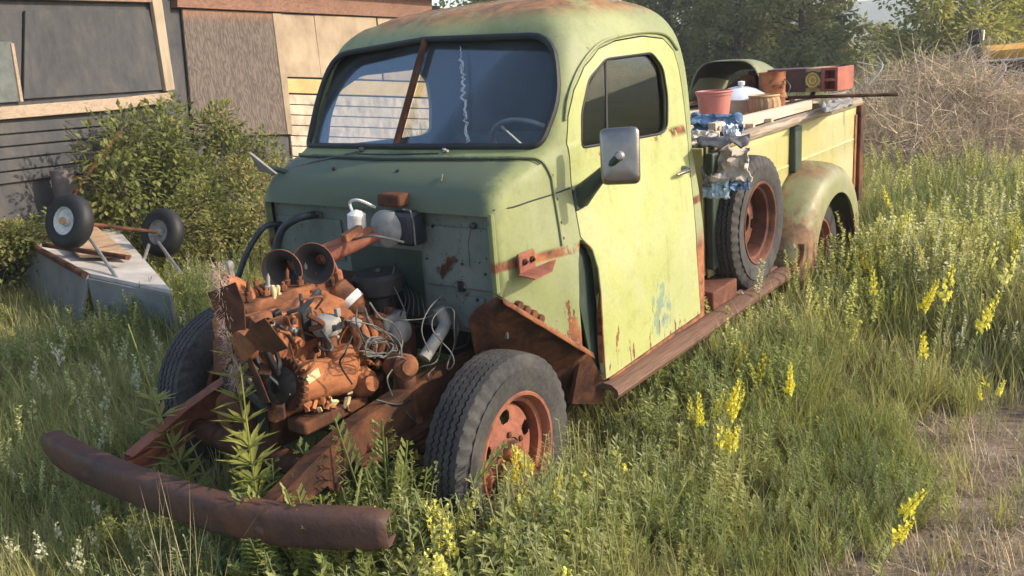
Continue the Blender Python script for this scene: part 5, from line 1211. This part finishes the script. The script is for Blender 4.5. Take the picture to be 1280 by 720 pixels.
kg = lambda x, y: (.03 if dirt_at(x, y) else .25 if under(x, y) else (.38+.7*nz(x, y, .9, 1)) if y > 1 and x > -3 else .75+.5*nz(x, y, .9, 1))
tag_g = scatter('meadow_grass', *make(52000, 1.15, 16, 1, kg, hgt, lambda g, x, y: g.integers(0, 8)), pc_g, 'green meadow grass growing all round the truck', 'grass')
ks = lambda x, y: (.22 if dirt_at(x, y) else .10 if under(x, y) else max(.06, .24+1.3*nz(x, y, 1.2, 9)))
scatter('dry_grass', *make(24000, 1.15, 16, 2, ks, lambda x, y: hgt(x, y)*(.35 if dirt_at(x, y) else .9), lambda g, x, y: g.integers(3, 6) if dirt_at(x, y) else g.integers(0, 6)), pc_s, 'dry straw coloured grass lying among the green', 'grass')
kw = lambda x, y: (.02 if dirt_at(x, y) else .06 if under(x, y) else max(.12, .65+1.1*nz(x, y, .8, 21)) if y > .7 else .25+.4*nz(x, y, .8, 3))
lw = make(15000, 1.2, 14, 3, kw, hgt, lambda g, x, y: g.integers(0, 6)); g = np.random.default_rng(77)
for cx, cy, sx, sy, n_, s0 in ((.38, 1.10, .20, .12, 90, 1.35), (.75, .92, .18, .14, 50, 1.0), (-.55, 1.15, .30, .14, 60, .95), (-1.4, 1.02, .5, .10, 90, 1.2), (.62, .66, .14, .12, 40, 1.3), (ga[0]+.25, ga[1]+.75, .45, .2, 90, 1.3), (gb[0]+.3, gb[1]+.6, .4, .2, 70, 1.3), (.9, .05, .12, .45, 40, 1.0), (1.05, .45, .12, .25, 30, 1.0)):
    for _ in range(n_):
        x, y = cx+sx*g.normal(), cy+sy*g.normal()
        if blocked(x, y): continue
        lw[0].append((x, y, gz(x, y))); lw[1].append((g.normal()*.12, g.normal()*.12, g.random()*6.28)); lw[2].append(s0*g.uniform(.7, 1.2)); lw[3].append(int(g.integers(0, 6)))
scatter('leafy_weeds', *lw, pc_w, 'fine leaved green weeds spread through the grass', 'weeds')
kf = lambda x, y: 0 if dirt_at(x, y) or under(x, y) else (max(0.05, .35+1.0*nz(x, y, .7, 33)) if y > .9 and x < -2.4 else .05 if x < -1 and y > .9 else .05)
scatter('flowering_weeds', *make(13000, 3.5, 16, 4, kf, lambda x, y: hgt(x, y)*.92, lambda g, x, y: g.integers(0, 5)), pc_f, 'yellow flowering weeds covering the field right of the truck', 'weeds')
scatter('far_grass', *make(16000, 14, 60, 5, lambda x, y: .9, lambda x, y: 1.9, lambda g, x, y: g.integers(0, 8), p=1.3), pc_g, 'rough grass of the field beyond the brush pile', 'grass')
# stones and litter on the bare soil
pc_r = proto_col('pebble', [rough_(MB().lathe((0, 0, 0), (0, 0, 1), [(-.5, 0), (-.4, .7), (0, 1), (.4, .7), (.5, 0)], 7), .25, 1.3).mesh('pebble', [plain('pebble_%d' % i, c_, .85)], ang=80) for i, c_ in enumerate(((.22, .19, .16), (.34, .30, .26), (.13, .10, .08)))])
X, Y, g = sample(9000, 1.2, 5, 6, R(40)); S = [(x, y) for x, y in zip(X, Y) if dirt_at(x, y) and g.random() < .8]
scatter('pebbles', [(x, y, gz(x, y)+.001) for x, y in S], [(0, 0, g.random()*6) for _ in S], [.0035+.010*g.random()**4 for _ in S], [int(g.integers(0, 3)) for _ in S], pc_r, 'small stones and crumbs on the bare brown soil', 'pebbles')
pc_t = proto_col('twig', [tuft(5, .16, .0022, .08, 200+i, [V['straw'] if i else V['stick']], 1.55, .3) for i in range(3)])
S = [(x, y) for x, y in zip(X, Y) if dirt_at(x, y) and g.random() < .5]
scatter('straw_litter', [(x, y, gz(x, y)+.008) for x, y in S], [(0, 0, g.random()*6) for _ in S], [.5+.6*g.random() for _ in S], [int(g.integers(0, 3)) for _ in S], pc_t, 'bits of straw and twig littering the bare soil', 'litter')
# ------------------------------------------------------------------ single flowering plants
def toadflax(seed, H, nfl, fm):
    r_ = random.Random(seed); st = LB(); fl = LB(); bendx, bendy = r_.uniform(-.11, .11), r_.uniform(-.11, .11)
    pos_ = lambda t: np.array([bendx*t*t, bendy*t*t, H*t])
    st.stem([pos_(t) for t in np.linspace(0, 1, 6)], .0022, 0, 4)
    for j in range(46):
        t = .06+.68*j/46; a = r_.uniform(0, 6.283); st.leaf(pos_(t), (math.cos(a), math.sin(a), r_.uniform(.3, 1.0)), .045*r_.uniform(.6, 1.1), .0026)
    for j in range(nfl):
        t = .70+.30*j/nfl; a = j*2.4+r_.uniform(-.3, .3); s_ = (1.15-.75*(j/nfl))*r_.uniform(.8, 1.1); d = np.array([math.cos(a), math.sin(a), .45]); q = pos_(t)
        fl.leaf(q, d, .030*s_, .010*s_); fl.leaf(q, d, .030*s_, .010*s_, up=(1, .3, .2)); fl.leaf(q+d*.012*s_, (d[0]*.3, d[1]*.3, -1), .022*s_, .005*s_); fl.leaf(q+d*.014*s_, (d[0], d[1], 1.4), .018*s_, .008*s_)
    return st.mesh('foliage', [V['weed']]), fl.mesh('flower_spike', [fm])
TF = [toadflax(i, .36+.02*i, (26, 14, 34, 9, 22, 40, 18, 30)[i], V['yellow']) for i in range(8)]; TP = [toadflax(20+i, .42, 12, V['pale']) for i in range(3)]
def place_flower(px, py, h, kind, label, group, i):
    """px, py: where the flower's tip shows; h: the plant's height"""
    p = AZp(px, py, h); fo, fl = (TF if kind == 'y' else TP)[(i*5+int(px)) % (8 if kind == 'y' else 3)]
    hh = max(v.co.z for v in fo.vertices)
    o = bpy.data.objects.new('toadflax' if kind == 'y' else 'budding_weed', fo); col.objects.link(o); g0 = gz(p[0], p[1]); o.location = (p[0], p[1], g0); o.scale = [(h-g0)/hh]*3; o.rotation_euler = (random.gauss(0, .13), random.gauss(0, .13), random.uniform(0, 6)); o.scale = [q_*random.uniform(.85, 1.12) for q_ in o.scale]
    f = bpy.data.objects.new('flower_spike', fl); col.objects.link(f); f.parent = o
    return tag(o, label, 'flower', group)
ya = [(505, 612), (518, 655), (533, 590), (545, 600), (560, 610), (570, 565), (535, 575), (552, 568), (523, 640), (563, 655), (548, 640), (575, 640), (495, 630), (590, 620), (540, 625), (582, 600), (570, 630)]
yb = [(632, 575), (650, 565), (672, 545), (684, 560), (690, 585), (676, 585), (664, 610), (645, 625), (606, 620), (700, 615), (620, 600), (706, 690), (655, 640), (690, 640)]
yc = [(868, 492), (882, 486), (892, 495), (905, 488), (912, 500), (878, 508), (898, 515), (888, 520), (925, 430), (940, 445), (915, 420), (985, 470), (930, 405), (1095, 590), (1102, 610), (800, 545), (790, 560)]
yd = [(1150, 380), (1180, 350), (1210, 385), (1120, 350), (1090, 330), (1165, 300), (1235, 330), (1105, 300), (1140, 270), (1190, 270), (1255, 290), (1220, 300), (1085, 280), (1120, 230), (1160, 240), (1245, 470), (1230, 480), (1262, 462), (1275, 500)]
for i, (x, y) in enumerate(ya): place_flower(x, y, .44, 'y', 'yellow flower spike in the clump between bumper end and front wheel', 'yellow spikes by the bumper end', i)
for i, (x, y) in enumerate(yb): place_flower(x, y, .42, 'y', 'yellow flower spike standing before the rusty front wheel rim', 'yellow spikes before the wheel', i)
for i, (x, y) in enumerate(yc): place_flower(x, y, .40, 'y', 'yellow flower spike in the grass beside the running board', 'yellow spikes beside the running board', i)
for i, (x, y) in enumerate(yd): place_flower(x, y, .25 if y > 450 else .55, 'y', 'yellow flower spike in the field right of the rear wheel', 'yellow spikes in the right field', i)
wa = [(18, 650), (60, 632), (72, 660), (135, 600), (28, 700), (112, 640), (165, 560), (108, 545), (155, 655), (160, 690), (150, 575), (50, 690), (95, 690), (200, 690), (15, 560), (12, 600)]
for i, (x, y) in enumerate(wa): place_flower(x, y, .34, 'p', 'pale budding stalk in the grass in front of the bumper', 'pale stalks before the bumper', i)
wb = [(20, 440), (45, 420), (60, 455), (90, 430), (120, 445), (150, 420), (165, 440), (105, 470), (30, 480), (75, 400), (135, 395), (215, 370), (240, 350), (255, 330), (200, 400), (225, 320), (290, 300)]
for i, (x, y) in enumerate(wb): place_flower(x, y, .45, 'p', 'pale budding stalk in the grass left of the front tyre', 'pale stalks left of the truck', i)
# fireweed between bumper and engine
def fireweed(base_, tip, label, fluff, seed):
    r_ = random.Random(seed); e = tag(empty('fireweed', base_), label, 'plant'); T = np.array(tip)-np.array(base_); L = float(np.linalg.norm(T)); mid = T*.5+np.array([.03, .02, 0]); pts = spline([(0, 0, 0), mid, T], 8)
    MB().tube(pts, [.006*(1-.7*i/len(pts)) for i in range(len(pts))], 6).build('stem', V['fire'], e); b = LB()
    for j in range(64):
        t = .30+.46*j/64; q = pts[int(t*(len(pts)-1))]; a = j*2.39; b.leaf(q, (math.cos(a), math.sin(a), r_.uniform(.1, .75)), .13*r_.uniform(.7, 1.1)*(1.25-.6*t), .011, fold=.4)
    o = bpy.data.objects.new('leaves', b.mesh('leaves', [V['fire']])); col.objects.link(o); o.parent = e
    if fluff:
        b = LB()
        for j in range(900):
            t = r_.uniform(.66, 1); f_ = t*(len(pts)-1); i_ = min(int(f_), len(pts)-2); q = np.array(pts[i_])*(1-f_+i_)+np.array(pts[i_+1])*(f_-i_); a = r_.uniform(0, 6.283); d = np.array([math.cos(a), math.sin(a), r_.uniform(-.6, .8)]); b.blade(q+d*.01, (a, r_.uniform(.6, 2.4)), r_.uniform(.02, .06), .0011, r_.uniform(-1.5, 1.5), 3)
        o = bpy.data.objects.new('seed_plume', b.mesh('seed_plume', [V['fluff']])); col.objects.link(o); o.parent = e
    return e
def gp(px, py, x): p = AX(px, py, x); return p
t1 = AX(272, 332, .68); fireweed((.72, t1[1]+.12, 0), t1, 'tall fireweed with a pinkish seed plume before the engine', True, 1)
t2 = AX(160, 405, .66); fireweed((.70, t2[1]+.46, 0), t2, 'leaning fireweed left of the plumed one, before the right tyre', False, 2)
t3 = AX(300, 455, .74); fireweed((.76, t3[1]+.02, 0), t3, 'short fireweed with narrow leaves in front of the engine', False, 3)
# feathery weeds growing round the bumper end and the frame rail
def feather(seed, H, ns):
    r_ = random.Random(seed); b = LB()
    for i in range(ns):
        a = r_.uniform(0, 6.283); L = H*r_.uniform(.6, 1.1); ln = r_.uniform(.1, .75); d = np.array([math.cos(a)*math.sin(ln), math.sin(a)*math.sin(ln), math.cos(ln)]); b.stem([(0, 0, 0), d*L*.5, d*L+np.array([0, 0, -.1*L*ln])], .0022)
        for j in range(30):
            t = .15+.85*j/30; q = d*L*t+np.array([0, 0, -.1*L*ln*t*t]); s_ = (1 if j % 2 else -1); sd = np.cross(d, [0, 0, 1.]); sd = sd/(np.linalg.norm(sd)+1e-6); l_ = .07*(1.1-t)*r_.uniform(.7, 1.1)+.012; dv = sd*s_+d*.6
            b.leaf(q, dv, l_, .0035)
            for m_ in (.4, .7): b.leaf(q+dv/np.linalg.norm(dv)*l_*m_, dv+d*.9, l_*.45, .0025); b.leaf(q+dv/np.linalg.norm(dv)*l_*m_, dv-d*.5, l_*.4, .0025)
    return b.mesh('feathery_plant', [V['weed']])
FE = [feather(i, .34, 16) for i in range(3)]
for i, (x, y, s_, lb) in enumerate(((.74, .54, 1.75, 'feathery green weed growing over the bumper near its right end'), (.52, .60, 2.0, 'feathery green weed between frame rail and front wheel'), (.78, .33, 1.55, 'feathery green weed behind the middle of the bumper'), (.42, .58, 1.5, 'low feathery weed next to the front tyre tread'), (.60, .20, 1.0, 'small feathery weed under the engine front'), (1.1, .95, .9, 'feathery weed before the right end of the bumper'), (.95, .2, .95, 'feathery weed hanging on the front of the bumper'), (-1.95, .92, .95, 'leafy weed growing up beside the spare wheel'), (-.35, 1.05, .6, 'low leafy weed just behind the front tyre'))):
    o = bpy.data.objects.new('feathery_weed', FE[i % 3]); col.objects.link(o); o.location = (x, y, gz(x, y)); o.scale = [s_]*3; o.rotation_euler[2] = i*1.9; tag(o, lb, 'plant', 'feathery weeds round the truck')
# dry grass clump hanging over the bumper
b = LB(); r_ = random.Random(9); cb_ = AZp(258, 650, .3)
for i in range(46): b.blade((r_.uniform(-.09, .09), r_.uniform(-.09, .09), 0), (r_.uniform(0, 6.28), r_.uniform(.02, .35)), r_.uniform(.35, .72), .0022, r_.uniform(-.3, .9), 5)
o = bpy.data.objects.new('dry_grass_clump', b.mesh('dry_grass_clump', [V['straw']])); col.objects.link(o); o.location = (1.06, .27, 0); tag(o, 'clump of tall dry straw in front of the middle of the bumper', 'grass clump')
# ------------------------------------------------------------------ bushes by the shed
def bush_mesh(seed, n, rx, h, leaf=.06):
    r_ = random.Random(seed); b = LB(); st = LB(); lobes = [(r_.uniform(-.6, .6)*rx, r_.uniform(-.6, .6)*rx, h*r_.uniform(.35, .85), r_.uniform(.22, .42)*rx) for _ in range(9)]
    for lx, ly, lz, lr in lobes:
        st.stem(spline([(lx*.2, ly*.2, 0), (lx*.6, ly*.6, lz*.5), (lx, ly, lz)], 3), .008, 0, 4)
        for t in range(5):
            a = r_.uniform(0, 6.28); st.stem([(lx, ly, lz-lr*.5), (lx+lr*math.cos(a), ly+lr*math.sin(a), lz+lr*r_.uniform(-.2, .9))], .004, 0, 3)
    for i in range(n):
        lx, ly, lz, lr = r_.choice(lobes); d = np.array([r_.gauss(0, 1), r_.gauss(0, 1), r_.gauss(0, 1)]); d /= np.linalg.norm(d); rr = lr*r_.random()**.4; q = np.array([lx, ly, lz])+d*rr*np.array([1, 1, 1.15])
        if r_.random() < .25: q = np.array([r_.uniform(-.9, .9)*rx, r_.uniform(-.9, .9)*rx, h*r_.uniform(.03, .6)])
        if q[2] < .02: q[2] = .02+r_.random()*.2
        b.leaf(q, d+np.array([r_.uniform(-.6, .6), r_.uniform(-.6, .6), r_.uniform(-.7, .3)]), leaf*r_.uniform(.6, 1.25), leaf*.30, up=(r_.uniform(-.5, .5), r_.uniform(-.5, .5), 1))
    return b.mesh('foliage', [V['bush']], False), st.mesh('branches', [V['bark']])
BM = [bush_mesh(i, 3400, .75, 1.35) for i in range(3)]
bsp = [(165, 8.0, 1.15, 1.18, 'leafy bush in front of the pale slanted post of the shed'), (240, 8.5, 1.15, 1.22, 'tall leafy bush before the brown plywood panel'), (300, 8.9, .9, 1.05, 'leafy bush between the plywood panel and the truck cab'), (125, 7.6, .7, .62, 'low bush behind the trailer wheels'), (10, 7.0, .8, .62, 'bush at the left edge behind the upturned trailer'), (-60, 6.8, .9, .7, 'bush cut off by the left picture edge'), (235, 7.2, .8, .72, 'low bush right of the far trailer wheel'), (345, 8.6, .8, .75, 'low bush close behind the passenger side of the cab'), (300, 7.0, .75, .62, 'low green bush left of the engine bay')]
def bush(px, D, sx, sz, label, i, group='bushes before the shed'):
    p = far(px, 200, D); e = tag(empty('leafy_bush', (p[0], p[1], gz(p[0], p[1])), i*1.3), label, 'bush', group); e.scale = (sx, sx, sz)
    for me, nm in zip(BM[i % 3], ('foliage', 'branches')):
        o = bpy.data.objects.new(nm, me); col.objects.link(o); o.parent = e
for i, a in enumerate(bsp): bush(*a[:4], a[4], i)
# ------------------------------------------------------------------ brush pile behind the tailgate
def sticks(n, cx, cy, rx, ry, h, seed, L0, L1, r0, up=.35):
    r_ = random.Random(seed); v = []; f = []
    for i in range(n):
        a = r_.uniform(0, 6.283); q = math.sqrt(r_.random()); x, y = rx*q*math.cos(a), ry*q*math.sin(a); z = h*max(0, 1-q*q)**.8*r_.uniform(.35, 1.0); az = r_.uniform(0, 6.283); el = r_.gauss(0.1, up); L = r_.uniform(L0, L1); d = np.array([math.cos(az)*math.cos(el), math.sin(az)*math.cos(el), math.sin(el)]); p = np.array([x, y, max(z, .02)]); w_ = r0*r_.uniform(.5, 1.5); m_ = p+d*L*.5+np.array([r_.uniform(-.06, .06), r_.uniform(-.06, .06), r_.uniform(-.06, .06)])*L; e = p+d*L
        if e[2] < 0: e[2] = .01
        u = np.cross(d, [0, 0, 1.]); u = u/(np.linalg.norm(u)+1e-6); w2 = np.cross(d, u); o = len(v)
        for q_, ww in ((p, w_), (m_, w_*.75), (e, w_*.35)):
            for t in (0, 2.094, 4.189): v.append(tuple(q_+(u*math.cos(t)+w2*math.sin(t))*ww))
        for s_ in (0, 3):
            for t in range(3): f.append((o+s_+t, o+s_+(t+1) % 3, o+s_+3+(t+1) % 3, o+s_+3+t))
    me = bpy.data.meshes.new('brush'); me.from_pydata(v, [], f); me.materials.append(V['stick']); o = bpy.data.objects.new('brush_pile', me); col.objects.link(o); o.location = (cx, cy, 0); return o
p1 = far(1172, 150, 10.4); p2 = far(1085, 140, 9.8)
tag(sticks(9500, p1[0], p1[1], 1.5, 1.75, 1.35, 1, .15, .75, .0036, .5), 'big heap of dry brown brush behind the tailgate', 'brush pile', kind='stuff')
tag(sticks(4200, p2[0], p2[1], 1.4, 1.6, .95, 2, .15, .7, .0034, .5), 'lower heap of dry twigs directly behind the tailgate', 'brush pile', kind='stuff')
tag(sticks(700, p1[0]+1.2, p1[1]+.2, 1.6, 1.4, .25, 3, .5, 1.2, .003, .9), 'dry stalks standing before the brush heap', 'dry stalks', kind='stuff').name = 'dry_stalks'
for i, (px, py) in enumerate(((1240, 90), (1262, 98), (1085, 88))):
    q = far(px, py+18, 9.7); e = far(px+[8, 25, 12][i], py-18, 9.7); one('bare_branch', MB().tube(spline([q, (q+e)/2+np.array([0, .1, .03]), e], 5), [.016-.001*j for j in range(11)], 5).tube([(q+e)/2+np.array([0, .1, .03]), e+np.array([.1, -.2, -.05])], .006, 4), V['birch'], ['pale bare branch poking up at the right of the brush pile', 'pale bare branch reaching right from the brush pile', 'pale branch poking from the low twig heap'][i], 'branch', 'pale branches in the brush')
# ------------------------------------------------------------------ trees
def tree_mesh(seed, n, rx, h, leaf, mat, low=.06, cone=False, bark='bark'):
    r_ = random.Random(seed); b = LB(); st = LB(); st.stem([(0, 0, 0), (.05, .03, h*.4), (0, .1, h*.75), (.03, .08, h*.95)], [.13, .10, .05, .02], 0, 7); cl = []
    for i in range(70):
        z = h*(low+(1-low)*r_.random()**1.25); t = z/h; R_ = rx*((1-t)*1.05+.05 if cone else math.sqrt(max(.03, 1-(2*max(t, .15)-.75)**2/1.6))); a = r_.uniform(0, 6.283); q = R_*r_.uniform(.25, 1); c_ = np.array([q*math.cos(a), q*math.sin(a), z]); cl.append((c_, r_.uniform(.28, .6)*rx*.42))
        st.stem([(0, .05*t, max(.1, z-.25*q)), c_*np.array([.5, .5, 1])-np.array([0, 0, .05]), c_], [.03*(1-t)+.012, .014, .006], 0, 4)
    for i in range(n):
        c_, cr = r_.choice(cl); d = np.array([r_.gauss(0, 1), r_.gauss(0, 1), r_.gauss(0, .75)]); q = c_+d*cr*.62
        if q[2] < .05: continue
        b.leaf(q, d+np.array([0, 0, -.4]), leaf*r_.uniform(.6, 1.3), leaf*.32, up=(r_.uniform(-1, 1), r_.uniform(-1, 1), 1))
    return b.mesh('crown', [V[mat]], False), st.mesh('trunk', [V[bark]])
TM_ = [tree_mesh(1, 11000, 1.9, 8, .17, 'tree'), tree_mesh(2, 11000, 2.1, 9, .17, 'tree', .03, True), tree_mesh(3, 8000, 1.7, 5.5, .14, 'treey', .05, False, 'birch'), tree_mesh(4, 9000, 1.6, 4.5, .15, 'tree', .02)]
def tree(px, D, kind, sc, label, i, nm='broadleaf_tree', group='trees behind the truck'):
    d = ray(px, 60); d = d/np.linalg.norm(d[:2]); p = CAM+d*D; e = tag(empty(nm, (p[0], p[1], -.03), i*2.1), label, 'tree', group); e.scale = [sc]*3
    for me, n_ in zip(TM_[kind], ('crown', 'trunk')):
        o = bpy.data.objects.new(n_, me); col.objects.link(o); o.parent = e
tr = [(600, 34, 1, 1.2, 'dark tree hidden mostly behind the cab roof'), (700, 36, 0, 1.1, 'dark tree right above the cab roof centre'), (790, 33, 1, 1.1, 'dark conifer just right of the cab roof'), (835, 28, 0, 1.0, 'dark leafy tree right behind the cab'), (880, 31, 1, 1.1, 'dark conifer above the olive shell'), (925, 27, 3, 1.1, 'bushy tree above the rusty can'), (965, 30, 0, 1.05, 'leafy tree above the brown steel box'), (1000, 26, 3, 1.0, 'bushy tree above the slotted red box end'), (1012, 30, 0, .95, 'leafy tree at the left edge of the hazy gap'), (860, 40, 0, 1.2, 'dark tree in the row behind the first trees'), (945, 41, 1, 1.2, 'conifer in the second row above the load'), (1185, 24, 2, .95, 'yellow green tree above the brush pile'), (1215, 23, 2, 1.05, 'bright yellow green tree left of the yellow boat'), (1100, 34, 3, .42, 'small green bush tree in the hazy gap'), (1235, 25, 2, .95, 'yellow green tree above the outboard motor'), (1285, 30, 0, 1.1, 'dark tree at the right picture edge'), (1330, 27, 1, 1.1, 'dark conifer beyond the right picture edge')]
for i, a in enumerate(tr): tree(*a[:4], a[4], i, 'conifer_tree' if 'conifer' in a[4] else 'broadleaf_tree')
for i, (px, D, lb) in enumerate(((1095, 17, 'grey green shrub behind the low twig heap'), (1130, 16, 'green shrub left behind the brush pile'), (1165, 18, 'green shrub right behind the brush pile'), (1210, 17, 'low green shrub before the yellow boat'), (1265, 16.5, 'green shrub under the yellow boat'), (1060, 19, 'shrub behind the slotted red box end'))):
    d = ray(px, 60); d = d/np.linalg.norm(d[:2]); p = CAM+d*D; e = tag(empty('leafy_shrub', (p[0], p[1], 0), i*1.7), lb, 'shrub', 'shrubs behind the brush pile'); e.scale = (1.1, 1.1, .70 if i < 4 else .5)
    for me, n_ in zip(BM[i % 3], ('foliage', 'branches')):
        o = bpy.data.objects.new(n_, me); col.objects.link(o); o.parent = e
# dry straw growing through the brush heap
S = [(p1[0]+1.5*g.normal()*.6, p1[1]+1.7*g.normal()*.6) for _ in range(420)]+[(p2[0]+1.3*g.normal()*.6, p2[1]+1.5*g.normal()*.6) for _ in range(260)]
def pz(x, y): return max(0, 1.15*(1-((x-p1[0])/1.5)**2-((y-p1[1])/1.75)**2), .8*(1-((x-p2[0])/1.4)**2-((y-p2[1])/1.6)**2))*.8
scatter('brush_straw', [(x, y, pz(x, y)) for x, y in S], [(g.normal()*.3, g.normal()*.3, g.random()*6) for _ in S], [1.0+.8*g.random() for _ in S], [int(g.integers(0, 6)) for _ in S], pc_s, 'straw growing through the dry brush heap', 'dry grass')
# ------------------------------------------------------------------ hazy air
k = NT('hazy_air'); pv = k.n('ShaderNodeVolumePrincipled'); pv.inputs['Color'].default_value = (.93, .94, .95, 1); pv.inputs['Density'].default_value = HAZE; pv.inputs['Anisotropy'].default_value = .2; k.l(pv.outputs[0], k.out.inputs['Volume'])
tag(MB().box((-.8, 1, 6.2), (1900, 1900, 15.6)).build('haze', k.m, None, smooth=False), 'thin pale haze in the evening air over the field', 'haze', kind='stuff')
